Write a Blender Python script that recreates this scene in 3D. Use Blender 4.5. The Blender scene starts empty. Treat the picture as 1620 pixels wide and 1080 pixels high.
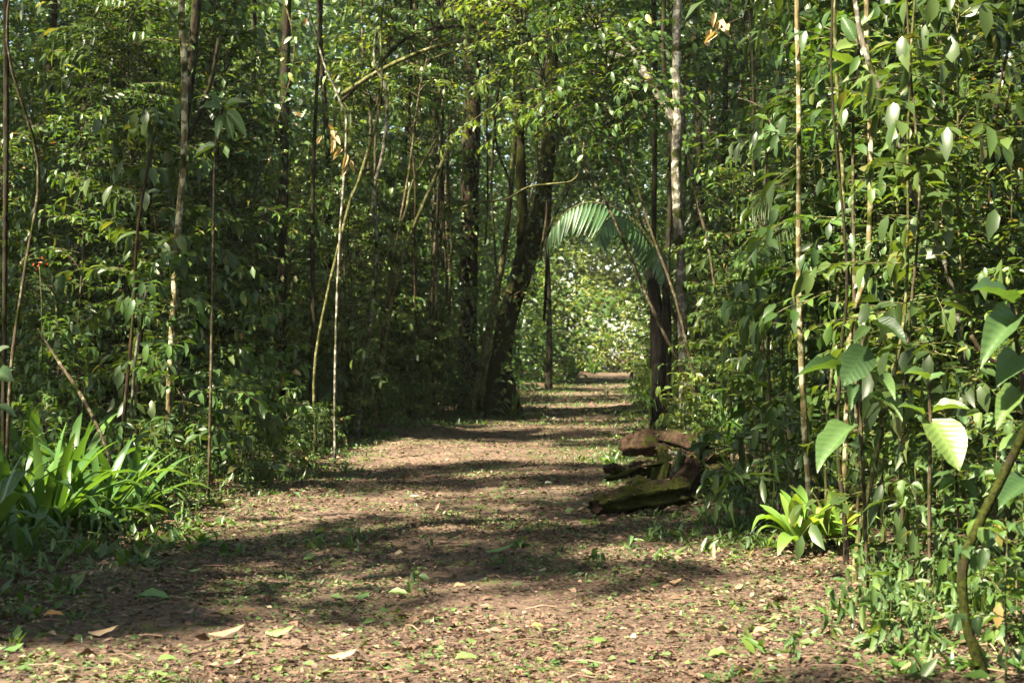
import bpy, math
import numpy as np
from mathutils import Vector, Matrix

rng = np.random.default_rng(11)
sc = bpy.context.scene
COL = sc.collection

# ------------------------------------------------------------------ camera
F = 2352.0            # focal length in pixels of the 1620 px wide photograph
HZ = 555.0            # horizon row
CAMH = 1.5
cam_d = bpy.data.cameras.new('camera')
cam = bpy.data.objects.new('camera', cam_d)
COL.objects.link(cam)
cam_d.sensor_width = 36.0
cam_d.lens = 36.0 * F / 1620.0
cam_d.clip_end = 2000.0
cam.location = (0, 0, CAMH)
cam.rotation_euler = (math.radians(90) + math.atan((HZ - 540.0) / F), 0, 0)
cam_d.dof.use_dof = True
cam_d.dof.focus_distance = 13.5
cam_d.dof.aperture_fstop = 4.5
sc.camera = cam

# ------------------------------------------------------------------ sky, sun, exposure
SUN = np.array([-0.50, -0.42, 0.80])
SUN = SUN / np.linalg.norm(SUN)
world = bpy.data.worlds.new('World')
sc.world = world
world.use_nodes = True
wn = world.node_tree
sky = wn.nodes.new('ShaderNodeTexSky')
sky.sky_type = 'NISHITA'
sky.sun_disc = False
sky.sun_elevation = math.asin(SUN[2])
sky.sun_rotation = math.atan2(SUN[0], SUN[1])
bg = wn.nodes['Background']
bg.inputs['Strength'].default_value = 0.058
wn.links.new(sky.outputs[0], bg.inputs['Color'])
sun_d = bpy.data.lights.new('sun', 'SUN')
sun_d.energy = 5.0
sun_d.angle = math.radians(0.9)
sun_d.color = (1.0, 0.93, 0.80)
sun_o = bpy.data.objects.new('sun', sun_d)
COL.objects.link(sun_o)
sun_o.location = (-20, -20, 40)
sun_o.rotation_euler = Vector(SUN).to_track_quat('Z', 'Y').to_euler()
vs = sc.view_settings
vs.view_transform = 'Standard'
vs.look = 'None'
vs.exposure = 2.85
vs.gamma = 1.0
vs.use_curve_mapping = False
vs.use_white_balance = True
vs.white_balance_temperature = 7250
vs.white_balance_tint = 6
cy = sc.cycles
cy.max_bounces = 6
cy.diffuse_bounces = 4
cy.glossy_bounces = 2
cy.transmission_bounces = 4
cy.transparent_max_bounces = 4
cy.use_denoising = True
cy.caustics_reflective = False
cy.caustics_refractive = False
cy.sample_clamp_indirect = 6.0

# ------------------------------------------------------------------ places
def P(px, py, Y):
    return np.array([(px - 810.0) / F * Y, Y, CAMH + (HZ - py) / F * Y])

def depth(py):
    return CAMH * F / (py - HZ)

VLY = [-30, 7, 12.4, 18, 24, 33, 45, 60, 100, 130]
VLX = [-3.4, -3.4, -3.0, -2.75, -2.55, -0.95, 0.55, 1.9, 5.4, 8.5]
VRX = [2.5, 2.3, 1.85, 1.9, 2.3, 2.95, 3.9, 5.1, 8.6, 12.0]
def vl(y): return np.interp(y, VLY, VLX)
def vr(y): return np.interp(y, VLY, VRX)

def G(x, y):
    x = np.asarray(x, float); y = np.asarray(y, float)
    d = np.maximum(vl(y) - x, x - vr(y))
    s = np.clip((d + 0.5) / 2.0, 0, 1); s = s * s * (3 - 2 * s)
    n = 0.05 * np.sin(x * 1.3 + y * 0.7) + 0.04 * np.sin(y * 1.1 - x * 0.6 + 2) + 0.02 * np.sin(x * 3.1 + y * 2.3)
    m = 0.20 * np.exp(-((x + 1.9) / 0.9) ** 2 - ((y - 26.5) / 2.5) ** 2)
    return 0.12 * s + n * (0.45 + 0.55 * s) + m

def gp(px, py):
    """ground point seen at a pixel"""
    Y = depth(py)
    for _ in range(6):
        x = (px - 810) / F * Y
        Y = (CAMH - float(G(x, Y))) * F / (py - HZ)
    return np.array([(px - 810) / F * Y, Y, float(G((px - 810) / F * Y, Y))])

def nrmz(a):
    a = np.asarray(a, float)
    return a / np.maximum(np.linalg.norm(a, axis=-1, keepdims=True), 1e-9)

# ------------------------------------------------------------------ mesh helpers
class MB:
    def __init__(s):
        s.V = []; s.Q = []; s.T = []; s.A = []; s.n = 0
    def add(s, V, Q=None, T=None, A=None):
        V = np.asarray(V, float).reshape(-1, 3)
        s.V.append(V)
        if Q is not None and len(Q): s.Q.append(np.asarray(Q, int).reshape(-1, 4) + s.n)
        if T is not None and len(T): s.T.append(np.asarray(T, int).reshape(-1, 3) + s.n)
        s.A.append(np.zeros(len(V)) if A is None else np.asarray(A, float))
        s.n += len(V)
    def mesh(s, name, mat, smooth=True, attr=True, uv=None):
        V = np.concatenate(s.V) if s.V else np.zeros((0, 3))
        Q = np.concatenate(s.Q) if s.Q else np.zeros((0, 4), int)
        T = np.concatenate(s.T) if s.T else np.zeros((0, 3), int)
        me = bpy.data.meshes.new(name)
        me.vertices.add(len(V)); me.vertices.foreach_set('co', V.astype(np.float32).ravel())
        nl = Q.size + T.size
        me.loops.add(nl)
        me.loops.foreach_set('vertex_index', np.concatenate([Q.ravel(), T.ravel()]).astype(np.int32))
        me.polygons.add(len(Q) + len(T))
        st = np.concatenate([np.arange(len(Q)) * 4, Q.size + np.arange(len(T)) * 3]).astype(np.int32)
        me.polygons.foreach_set('loop_start', st)
        me.update(calc_edges=True)
        me.validate()
        me.polygons.foreach_set('use_smooth', np.full(len(me.polygons), smooth))
        if attr:
            a = me.attributes.new('tint', 'FLOAT', 'POINT')
            a.data.foreach_set('value', np.concatenate(s.A).astype(np.float32))
        if uv is not None:
            b = me.attributes.new('leafuv', 'FLOAT_VECTOR', 'POINT')
            b.data.foreach_set('vector', np.asarray(uv, np.float32).ravel())
        if mat: me.materials.append(mat)
        return me

def catmull(pts, k):
    pts = np.asarray(pts, float)
    if len(pts) < 3 or k < 2:
        t = np.linspace(0, 1, max(2, k * (len(pts) - 1) + 1))
        return np.stack([np.interp(t, np.linspace(0, 1, len(pts)), pts[:, i]) for i in range(pts.shape[1])], 1)
    p = np.vstack([2 * pts[0] - pts[1], pts, 2 * pts[-1] - pts[-2]])
    out = []
    for i in range(1, len(p) - 2):
        for t in np.arange(k) / k:
            out.append(0.5 * (2 * p[i] + (p[i + 1] - p[i - 1]) * t + (2 * p[i - 1] - 5 * p[i] + 4 * p[i + 1] - p[i + 2]) * t * t
                              + (3 * p[i] - p[i - 1] - 3 * p[i + 1] + p[i + 2]) * t ** 3))
    out.append(pts[-1])
    return np.array(out)

def tube(pts, rad, sides=6, rough=0.0, cap=True, r=rng):
    pts = np.asarray(pts, float); n = len(pts)
    rad = np.broadcast_to(np.asarray(rad, float), (n,))
    tan = nrmz(np.gradient(pts, axis=0))
    ref = np.array([0.0, 1, 0]) if abs(tan[0][1]) < 0.9 else np.array([1.0, 0, 0])
    a = nrmz(np.cross(tan, ref)); b = np.cross(tan, a)
    th = np.arange(sides) / sides * 2 * np.pi
    rr = rad[:, None] * (1 + rough * r.uniform(-1, 1, (n, sides)))
    V = pts[:, None] + a[:, None] * (np.cos(th)[None, :, None] * rr[..., None]) + b[:, None] * (np.sin(th)[None, :, None] * rr[..., None])
    i = np.arange(n - 1)[:, None] * sides; j = np.arange(sides)[None]; j2 = (j + 1) % sides
    Q = np.stack([i + j, i + j2, i + sides + j2, i + sides + j], -1).reshape(-1, 4)
    V = V.reshape(-1, 3)
    T = []
    if cap:
        V = np.vstack([V, pts[0], pts[-1]])
        for k in range(sides):
            T.append((n * sides, (k + 1) % sides, k))
            T.append((n * sides + 1, (n - 1) * sides + k, (n - 1) * sides + (k + 1) % sides))
    return V, Q, np.array(T, int).reshape(-1, 3)

# leaf templates: unit length along x, unit width along y
TL8 = (np.array([[0, 0, 0], [.28, -.40, .06], [.28, 0, 0], [.28, .40, .06], [.62, -.42, .02], [.62, 0, -.05], [.62, .42, .02], [1, 0, -.20]]),
       np.array([[1, 2, 5, 4], [2, 3, 6, 5]]), np.array([[0, 2, 1], [0, 3, 2], [4, 5, 7], [5, 6, 7]]))
TL4 = (np.array([[0, 0, 0], [.45, -.5, .07], [.45, 0, -.02], [.45, .5, .07], [1, 0, -.12]]), np.zeros((0, 4), int),
       np.array([[0, 2, 1], [0, 3, 2], [1, 2, 4], [2, 3, 4]]))
TL2 = (np.array([[0, 0, 0], [.45, -.5, .10], [1, 0, -.08], [.45, .5, .10]]), np.zeros((0, 4), int), np.array([[0, 2, 1], [0, 3, 2]]))

def leaf_cloud(mb, pos, d, n, L, W, tpl, tint):
    Vt, Qt, Tt = tpl
    pos = np.asarray(pos); N = len(pos)
    if N == 0: return
    d = nrmz(d); s = nrmz(np.cross(n, d)); n = np.cross(d, s)
    L = np.broadcast_to(L, (N,)); W = np.broadcast_to(W, (N,))
    V = (pos[:, None] + d[:, None] * (Vt[None, :, 0:1] * L[:, None, None]) + s[:, None] * (Vt[None, :, 1:2] * W[:, None, None])
         + n[:, None] * (Vt[None, :, 2:3] * L[:, None, None]))
    off = (np.arange(N) * len(Vt))[:, None, None]
    mb.add(V, (Qt[None] + off).reshape(-1, 4), (Tt[None] + off).reshape(-1, 3), np.repeat(tint, len(Vt)))

def rvec(n, r=rng):
    return nrmz(r.normal(size=(n, 3)))

# ------------------------------------------------------------------ object helpers
def obj(name, me, parent=None, loc=None):
    o = bpy.data.objects.new(name, me)
    COL.objects.link(o)
    if parent is not None: o.parent = parent
    if loc is not None: o.location = loc
    return o

def tag(o, label=None, cat=None, group=None, kind=None):
    if label: o['label'] = label
    if cat: o['category'] = cat
    if group: o['group'] = group
    if kind: o['kind'] = kind
    return o

def thing(name, label, cat, loc=(0, 0, 0), group=None):
    o = bpy.data.objects.new(name, None)
    COL.objects.link(o)
    o.location = loc
    o.empty_display_size = 0.1
    return tag(o, label, cat, group)

def leafmat(pos, d, n, L, W):
    d = nrmz(d); s = nrmz(np.cross(n, d)); n = np.cross(d, s)
    M = Matrix.Identity(4)
    for i in range(3):
        M[i][0] = d[i] * L; M[i][1] = s[i] * W; M[i][2] = n[i] * L; M[i][3] = pos[i]
    return M

def copy_tree(o, parent=None):
    c = o.copy(); COL.objects.link(c)
    if parent is not None:
        c.parent = parent
    for ch in o.children: copy_tree(ch, c)
    return c

# ------------------------------------------------------------------ materials
def newmat(name):
    m = bpy.data.materials.new(name); m.use_nodes = True
    nt = m.node_tree
    for x in list(nt.nodes): nt.nodes.remove(x)
    out = nt.nodes.new('ShaderNodeOutputMaterial')
    return m, nt, out

def N(nt, t, **k):
    n = nt.nodes.new(t)
    for a, b in k.items(): setattr(n, a, b)
    return n

def ramp(nt, src, stops, interp='LINEAR'):
    r = N(nt, 'ShaderNodeValToRGB'); r.color_ramp.interpolation = interp
    e = r.color_ramp.elements
    while len(e) < len(stops): e.new(0.5)
    for x, (p, c) in zip(e, stops):
        x.position = p; x.color = (*c, 1)
    nt.links.new(src, r.inputs[0])
    return r

def leaf_material(name, stops, single=False, transl=0.35, rough=0.40, veins=False, spec=0.5):
    m, nt, out = newmat(name)
    oi = N(nt, 'ShaderNodeObjectInfo')
    if single:
        val = oi.outputs['Random']
    else:
        at = N(nt, 'ShaderNodeAttribute', attribute_name='tint')
        a = N(nt, 'ShaderNodeMath', operation='MULTIPLY_ADD')
        nt.links.new(oi.outputs['Random'], a.inputs[0]); a.inputs[1].default_value = 0.34; a.inputs[2].default_value = -0.17
        b = N(nt, 'ShaderNodeMath', operation='ADD', use_clamp=True)
        nt.links.new(at.outputs['Fac'], b.inputs[0]); nt.links.new(a.outputs[0], b.inputs[1])
        val = b.outputs[0]
    r = ramp(nt, val, stops)
    col = r.outputs[0]
    bs = N(nt, 'ShaderNodeBsdfPrincipled')
    bs.inputs['Roughness'].default_value = rough
    bs.inputs['Specular IOR Level'].default_value = spec
    if veins:
        lu = N(nt, 'ShaderNodeAttribute', attribute_name='leafuv')
        sx = N(nt, 'ShaderNodeSeparateXYZ'); nt.links.new(lu.outputs['Vector'], sx.inputs[0])
        ab = N(nt, 'ShaderNodeMath', operation='ABSOLUTE'); nt.links.new(sx.outputs[1], ab.inputs[0])
        w1 = N(nt, 'ShaderNodeMath', operation='MULTIPLY_ADD'); nt.links.new(ab.outputs[0], w1.inputs[0]); w1.inputs[1].default_value = -0.55
        nt.links.new(sx.outputs[0], w1.inputs[2])
        w2 = N(nt, 'ShaderNodeMath', operation='MULTIPLY'); nt.links.new(w1.outputs[0], w2.inputs[0]); w2.inputs[1].default_value = 58.0
        sn = N(nt, 'ShaderNodeMath', operation='SINE'); nt.links.new(w2.outputs[0], sn.inputs[0])
        mr = N(nt, 'ShaderNodeMapRange'); nt.links.new(sn.outputs[0], mr.inputs[0])
        mr.inputs[1].default_value = 0.75; mr.inputs[2].default_value = 1.0
        mid = N(nt, 'ShaderNodeMapRange'); nt.links.new(ab.outputs[0], mid.inputs[0])
        mid.inputs[1].default_value = 0.05; mid.inputs[2].default_value = 0.02
        mx = N(nt, 'ShaderNodeMath', operation='MAXIMUM'); nt.links.new(mr.outputs[0], mx.inputs[0]); nt.links.new(mid.outputs[0], mx.inputs[1])
        mc = N(nt, 'ShaderNodeMix', data_type='RGBA', blend_type='MULTIPLY')
        nt.links.new(mx.outputs[0], mc.inputs[0]); nt.links.new(col, mc.inputs[6]); mc.inputs[7].default_value = (1.18, 1.13, 1.08, 1)
        col = mc.outputs[2]
        bp = N(nt, 'ShaderNodeBump'); bp.inputs['Strength'].default_value = 0.22; bp.inputs['Distance'].default_value = 0.004
        nt.links.new(sn.outputs[0], bp.inputs['Height']); nt.links.new(bp.outputs[0], bs.inputs['Normal'])
    nt.links.new(col, bs.inputs['Base Color'])
    tr = N(nt, 'ShaderNodeBsdfTranslucent')
    tc = N(nt, 'ShaderNodeMix', data_type='RGBA', blend_type='MULTIPLY')
    tc.inputs[0].default_value = 1.0; nt.links.new(col, tc.inputs[6]); tc.inputs[7].default_value = (1.9, 1.75, 0.55, 1)
    nt.links.new(tc.outputs[2], tr.inputs['Color'])
    mx = N(nt, 'ShaderNodeMixShader'); mx.inputs[0].default_value = transl
    nt.links.new(bs.outputs[0], mx.inputs[1]); nt.links.new(tr.outputs[0], mx.inputs[2])
    nt.links.new(mx.outputs[0], out.inputs[0])
    return m

GREEN = [(0.0, (.022, .046, .014)), (.35, (.038, .082, .019)), (.65, (.064, .122, .025)), (.86, (.112, .168, .034)), (.95, (.20, .20, .05)), (1.0, (.20, .12, .05))]
M_fol = leaf_material('foliage_green', GREEN)
M_fold = leaf_material('foliage_dark', [(0, (.022, .040, .013)), (.5, (.038, .068, .018)), (.9, (.068, .105, .025)), (1, (.11, .11, .035))])
M_foly = leaf_material('foliage_yellow', [(0, (.05, .085, .02)), (.5, (.085, .135, .028)), (.9, (.15, .19, .04)), (1, (.24, .20, .06))])
M_single = leaf_material('broad_leaf', [(0, (.038, .080, .028)), (.5, (.058, .110, .034)), (.9, (.080, .135, .038)), (1, (.10, .145, .038))], single=True, rough=0.45, veins=True)
M_strap = leaf_material('strap_leaf', [(0, (.040, .095, .024)), (.6, (.062, .130, .030)), (1, (.085, .150, .034))], single=True, rough=0.30)
M_strapb = leaf_material('bright_strap_leaf', [(0, (.090, .175, .033)), (.6, (.135, .235, .045)), (.9, (.18, .26, .055)), (1, (.28, .22, .08))], single=True, rough=0.4, transl=0.4)
M_palm = leaf_material('palm_leaflet', [(0, (.042, .098, .040)), (1, (.062, .125, .048))], single=True, rough=0.45, transl=0.35)
M_frond = leaf_material('palm_frond', [(0, (.026, .055, .016)), (1, (.055, .090, .024))], rough=0.5, transl=0.3)
M_dead = leaf_material('dead_leaf', [(0, (.24, .17, .09)), (.6, (.36, .27, .16)), (1, (.44, .36, .24))], single=True, rough=0.7, transl=0.25, spec=.2)
M_litter = leaf_material('litter', [(0, (.030, .019, .014)), (.30, (.070, .041, .029)), (.52, (.135, .082, .058)), (.68, (.235, .150, .108)), (.78, (.36, .26, .19)), (.80, (.040, .075, .022)), (.92, (.075, .115, .035)), (1, (.18, .20, .07))], rough=0.65, transl=0.1, spec=.25)
M_fallg = leaf_material('fallen_green', [(0, (.07, .14, .04)), (1, (.16, .24, .07))], single=True, rough=0.45, transl=.2)
M_fallo = leaf_material('fallen_orange', [(0, (.42, .20, .06)), (1, (.50, .27, .10))], single=True, rough=0.6, transl=.2)
M_fallb = leaf_material('fallen_brown', [(0, (.15, .085, .045)), (1, (.34, .22, .12))], single=True, rough=0.6, transl=.1)
M_white = leaf_material('white_petal', [(0, (.8, .8, .76)), (1, (.8, .8, .76))], single=True, rough=0.5, transl=.2)
M_red = leaf_material('red_petal', [(0, (.55, .07, .02)), (1, (.65, .12, .03))], single=True, rough=0.5, transl=.3)

def bark_material(name, dark, light, patch, patch_amt, moss=0.0, scale=1.0):
    m, nt, out = newmat(name)
    tc = N(nt, 'ShaderNodeTexCoord')
    mp = N(nt, 'ShaderNodeMapping'); mp.inputs['Scale'].default_value = (scale * 14, scale * 14, scale * 3.5)
    nt.links.new(tc.outputs['Object'], mp.inputs[0])
    n1 = N(nt, 'ShaderNodeTexNoise'); n1.inputs['Scale'].default_value = 1.6; n1.inputs['Detail'].default_value = 6
    nt.links.new(mp.outputs[0], n1.inputs['Vector'])
    r1 = ramp(nt, n1.outputs[0], [(.35, dark), (.65, light)])
    n2 = N(nt, 'ShaderNodeTexNoise'); n2.inputs['Scale'].default_value = 9.0 * scale; n2.inputs['Detail'].default_value = 5
    nt.links.new(tc.outputs['Object'], n2.inputs['Vector'])
    t = 0.68 - 0.32 * patch_amt
    r2 = ramp(nt, n2.outputs[0], [(t, (0, 0, 0)), (t + .06, (1, 1, 1))])
    mx = N(nt, 'ShaderNodeMix', data_type='RGBA')
    nt.links.new(r2.outputs[0], mx.inputs[0]); nt.links.new(r1.outputs[0], mx.inputs[6]); mx.inputs[7].default_value = (*patch, 1)
    col = mx.outputs[2]
    if moss > 0:
        n3 = N(nt, 'ShaderNodeTexNoise'); n3.inputs['Scale'].default_value = 5.0; n3.inputs['Detail'].default_value = 4
        nt.links.new(tc.outputs['Object'], n3.inputs['Vector'])
        r3 = ramp(nt, n3.outputs[0], [(.62 - .3 * moss, (0, 0, 0)), (.72 - .3 * moss, (1, 1, 1))])
        n4 = N(nt, 'ShaderNodeTexNoise'); n4.inputs['Scale'].default_value = 60.0
        nt.links.new(tc.outputs['Object'], n4.inputs['Vector'])
        r4 = ramp(nt, n4.outputs[0], [(.3, (.008, .010, .003)), (.7, (.034, .038, .008))])
        m2 = N(nt, 'ShaderNodeMix', data_type='RGBA')
        nt.links.new(r3.outputs[0], m2.inputs[0]); nt.links.new(col, m2.inputs[6]); nt.links.new(r4.outputs[0], m2.inputs[7])
        col = m2.outputs[2]
    bs = N(nt, 'ShaderNodeBsdfPrincipled'); bs.inputs['Roughness'].default_value = 0.92; bs.inputs['Specular IOR Level'].default_value = .04
    nt.links.new(col, bs.inputs['Base Color'])
    bp = N(nt, 'ShaderNodeBump'); bp.inputs['Strength'].default_value = 0.8; bp.inputs['Distance'].default_value = 0.02
    nt.links.new(n1.outputs[0], bp.inputs['Height']); nt.links.new(bp.outputs[0], bs.inputs['Normal'])
    nt.links.new(bs.outputs[0], out.inputs[0])
    return m

M_bdark = bark_material('bark_dark', (.010, .008, .006), (.032, .025, .018), (.032, .035, .02), .35, .35)
M_bshade = bark_material('bark_shade_black', (.003, .0027, .0025), (.009, .008, .0065), (.010, .011, .007), .25, .0)  # near-black colour carries the shade on the trunks behind the logs
M_bred = bark_material('bark_reddish', (.014, .010, .007), (.042, .027, .018), (.06, .06, .03), .3, .25)
M_blich = bark_material('bark_lichen', (.075, .058, .028), (.165, .135, .07), (.32, .30, .20), .55, .35, 1.3)
M_bpale = bark_material('bark_pale', (.055, .048, .036), (.13, .115, .09), (.24, .23, .19), .55, .4, 1.3)
M_bmoss = bark_material('bark_mossy', (.010, .008, .005), (.032, .024, .016), (.04, .035, .02), .3, .8)
M_stem = bark_material('stem_brown', (.026, .020, .013), (.072, .056, .036), (.12, .11, .07), .4, .3, 2)
M_stemg = bark_material('stem_green', (.038, .040, .015), (.10, .098, .038), (.16, .155, .08), .4, .3, 2)
M_log = bark_material('log_bark', (.010, .007, .005), (.040, .024, .016), (.04, .036, .02), .35, .35)
M_heart = bark_material('rotten_wood', (.012, .008, .006), (.05, .032, .02), (.07, .05, .03), .3, .1)

def ground_material(name, dark, mid, light, green_amt, sc1=1.0):
    m, nt, out = newmat(name)
    tc = N(nt, 'ShaderNodeTexCoord')
    n1 = N(nt, 'ShaderNodeTexNoise'); n1.inputs['Scale'].default_value = 22 * sc1; n1.inputs['Detail'].default_value = 7; n1.inputs['Roughness'].default_value = .72
    nt.links.new(tc.outputs['Object'], n1.inputs['Vector'])
    n0 = N(nt, 'ShaderNodeTexNoise'); n0.inputs['Scale'].default_value = 1.3; n0.inputs['Detail'].default_value = 4
    nt.links.new(tc.outputs['Object'], n0.inputs['Vector'])
    ad = N(nt, 'ShaderNodeMath', operation='MULTIPLY_ADD'); nt.links.new(n0.outputs[0], ad.inputs[0]); ad.inputs[1].default_value = .55; ad.inputs[2].default_value = -.275
    a2 = N(nt, 'ShaderNodeMath', operation='ADD'); nt.links.new(ad.outputs[0], a2.inputs[0]); nt.links.new(n1.outputs[0], a2.inputs[1])
    r1 = ramp(nt, a2.outputs[0], [(.30, dark), (.52, mid), (.72, light)])
    vo = N(nt, 'ShaderNodeTexVoronoi'); vo.inputs['Scale'].default_value = 30 * sc1; vo.feature = 'F1'
    nt.links.new(tc.outputs['Object'], vo.inputs['Vector'])
    vr_ = ramp(nt, vo.outputs['Color'], [(0, (.62, .62, .62)), (1, (1.25, 1.25, 1.25))])
    mu = N(nt, 'ShaderNodeMix', data_type='RGBA', blend_type='MULTIPLY'); mu.inputs[0].default_value = .8
    nt.links.new(r1.outputs[0], mu.inputs[6]); nt.links.new(vr_.outputs[0], mu.inputs[7])
    n2 = N(nt, 'ShaderNodeTexNoise'); n2.inputs['Scale'].default_value = 2.2; n2.inputs['Detail'].default_value = 8; n2.inputs['Roughness'].default_value = .7
    nt.links.new(tc.outputs['Object'], n2.inputs['Vector'])
    t = .70 - .25 * green_amt
    r2 = ramp(nt, n2.outputs[0], [(t, (0, 0, 0)), (t + .1, (.85, .85, .85))])
    mx = N(nt, 'ShaderNodeMix', data_type='RGBA')
    nt.links.new(r2.outputs[0], mx.inputs[0]); nt.links.new(mu.outputs[2], mx.inputs[6]); mx.inputs[7].default_value = (.085, .10, .030, 1)
    bs = N(nt, 'ShaderNodeBsdfPrincipled'); bs.inputs['Roughness'].default_value = .9; bs.inputs['Specular IOR Level'].default_value = .15
    nt.links.new(mx.outputs[2], bs.inputs['Base Color'])
    bp = N(nt, 'ShaderNodeBump'); bp.inputs['Strength'].default_value = 1.0; bp.inputs['Distance'].default_value = .03
    nt.links.new(a2.outputs[0], bp.inputs['Height']); nt.links.new(bp.outputs[0], bs.inputs['Normal'])
    nt.links.new(bs.outputs[0], out.inputs[0])
    return m

M_path = ground_material('path_soil', (.045, .029, .022), (.108, .072, .054), (.21, .148, .112), .6)
M_floor = ground_material('forest_soil', (.030, .020, .014), (.075, .048, .032), (.14, .095, .06), .55)

# ------------------------------------------------------------------ ground and path
def axis(a, b, fine_a, fine_b, step):
    return np.unique(np.concatenate([np.linspace(a, fine_a, 14), np.arange(fine_a, fine_b, step), np.linspace(fine_b, b, 14)]))
xs = axis(-400, 400, -12, 14, .2); ys = axis(-200, 600, -6, 62, .3)
X, Yg = np.meshgrid(xs, ys)
Z = G(X, Yg) + rng.normal(0, .008, X.shape)
nx, ny = len(xs), len(ys)
i, j = np.meshgrid(np.arange(nx - 1), np.arange(ny - 1)); k = (j * nx + i).ravel()
mb = MB(); mb.add(np.stack([X, Yg, Z], -1).reshape(-1, 3), np.stack([k, k + 1, k + nx + 1, k + nx], 1))
tag(obj('forest_floor', mb.mesh('forest_floor', M_floor)), kind='structure')

py_ = np.concatenate([np.arange(-6, 40, .2), np.arange(40, 128, 1.0)])
mb = MB(); nc = 41; rows = []
for n_, y in enumerate(py_):
    w = .22 * math.sin(y * 1.7) + .15 * math.sin(y * 4.1 + 1) + rng.normal(0, .06)
    w2 = .20 * math.sin(y * 1.9 + 2) + .15 * math.sin(y * 3.7) + rng.normal(0, .06)
    x = np.linspace(float(vl(y)) + .35 + w, float(vr(y)) - .1 + w2, nc)
    z = G(x, y) + .018 + rng.normal(0, .006, nc); z[0] -= .03; z[-1] -= .03
    rows.append(np.stack([x, np.full(nc, y), z], 1))
i, j = np.meshgrid(np.arange(nc - 1), np.arange(len(py_) - 1)); k = (j * nc + i).ravel()
mb.add(np.concatenate(rows), np.stack([k, k + 1, k + nc + 1, k + nc], 1))
tag(obj('path', mb.mesh('path', M_path)), kind='structure')

# ------------------------------------------------------------------ where the sun gets through the canopy: (point, radius)
LIT = []
for px, py, r in [(650, 715, 1.0), (720, 706, 1.2), (790, 714, 1.2), (860, 720, .9), (930, 716, .7), (560, 788, .35), (650, 796, .35), (740, 790, .3), (470, 790, .35), (830, 782, .25),
                  (560, 1050, .45), (700, 1010, .5), (820, 1020, .6), (950, 1000, .6), (1090, 1000, .6), (1220, 1020, .6), (1340, 1040, .6), (1150, 960, .5), (150, 1040, .35), (330, 1060, .35), (900, 1055, .5), (1030, 1060, .5), (780, 1065, .5),
                  (1120, 868, .4), (1190, 880, .35), (960, 672, .5), (880, 664, .4), (950, 640, .7), (930, 622, 1.2), (970, 600, 2.5)]:
    LIT.append((gp(px, py), r * (.72 if py > 960 else 1.0), True))
for px, py, Y, r in [(1450, 230, 11.5, .8), (1420, 430, 11, .7), (1330, 160, 12, .6), (1530, 330, 10, .6), (1285, 815, 10.6, .75), (1340, 690, 8.8, .4), (1480, 700, 8.3, .45),
                     (1000, 210, 19, 1.0), (930, 150, 20, .9), (900, 60, 21, .9), (565, 330, 20, .6), (480, 560, 21, .6), (133, 118, 23.5, .5), (255, 690, 15, .4),
                     (275, 450, 16, .5), (400, 200, 20, .6), (600, 540, 23, .7), (80, 430, 14, .3), (930, 340, 25, .9), (1130, 60, 14, .35), (540, 230, 18, .35),
                     (970, 480, 85, 6), (985, 450, 108, 8.5), (900, 450, 60, 4), (850, 600, 40, 1.5), (640, 120, 26, .8), (1560, 900, 7, .4), (1240, 400, 14, .4), (150, 770, 12.6, .35), (520, 450, 26, .8), (640, 430, 28, .8), (560, 620, 25, .7), (680, 560, 30, .8), (430, 120, 24, .7), (330, 300, 20, .5), (200, 500, 17, .45), (700, 250, 30, .9), (60, 250, 17, .5)]:
    LIT.append((P(px, py, Y), r, False))

def shades_lit(c, r, strict_only=False, f=1.0):
    for z, zr, strict in LIT:
        if strict_only and not strict: continue
        t = (c[2] - z[2]) / SUN[2]
        if t < (.4 if strict else 1.3): continue
        q = z[:2] + SUN[:2] * t
        if (c[0] - q[0]) ** 2 + (c[1] - q[1]) ** 2 < (zr + r * f) ** 2: return True
    return False

# ------------------------------------------------------------------ trees with trunks seen in the photograph
TREES = []      # (xy of the top, root)
def trunk_mesh(pts, rads, mat, sides=10, sub=4, rough=.07):
    c = catmull(np.hstack([pts, np.asarray(rads)[:, None]]), sub)
    mb = MB(); V, Q, T = tube(c[:, :3], np.maximum(c[:, 3], .003), sides, rough)
    mb.add(V, Q, T)
    return mb.mesh('trunk', mat)

def tree(label, pix, Y, mat, top=None, cat='tree', name='tree', flare=1.5, group=None, lean=0.0, base=True, extra=()):
    """pix: (px, py, width px) from the ground up"""
    pts = [P(a, b, Y) for a, b, w in pix]; rads = [w / F * Y / 2 for a, b, w in pix]
    if base:
        g = float(G(pts[0][0], pts[0][1]))
        if pts[0][2] > g + .05:
            pts.insert(0, np.array([pts[0][0], Y, g - .05])); rads.insert(0, rads[0] * 1.05)
        else: pts[0][2] = g - .05
        if flare > 1:
            pts.insert(1, pts[0] + (pts[1] - pts[0]) * min(.35 / max(np.linalg.norm(pts[1] - pts[0]), .4), .6)); rads.insert(1, rads[0])
            rads[0] *= flare
    if top and pts[-1][2] < top:
        d = pts[-1] - pts[-2]; d = d / max(d[2], .2); d[:2] = np.clip(d[:2], -.3, .3)
        h = top - pts[-1][2]
        e = pts[-1] + d * h * .5 + np.array([rng.normal(0, .15), rng.normal(0, .3), 0])
        pts += [e, e + np.array([d[0], d[1], 1]) * h * .5]; r_ = rads[-1]
        rads += [r_ * .8, r_ * .45]
    b = pts[0].copy()
    root = thing(name, label, cat, b, group)
    P0 = np.array(pts) - b
    obj('trunk', trunk_mesh(P0, rads, mat), root)
    for kind, epix, eY in extra:
        ep = np.array([P(a, c, eY) for a, c, w in epix]) - b
        obj(kind, trunk_mesh(ep, [w / F * eY / 2 for a, c, w in epix], mat, 8), root)
    if top and top >= 10: TREES.append((np.array(pts[-1]), root, b))
    return root

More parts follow.
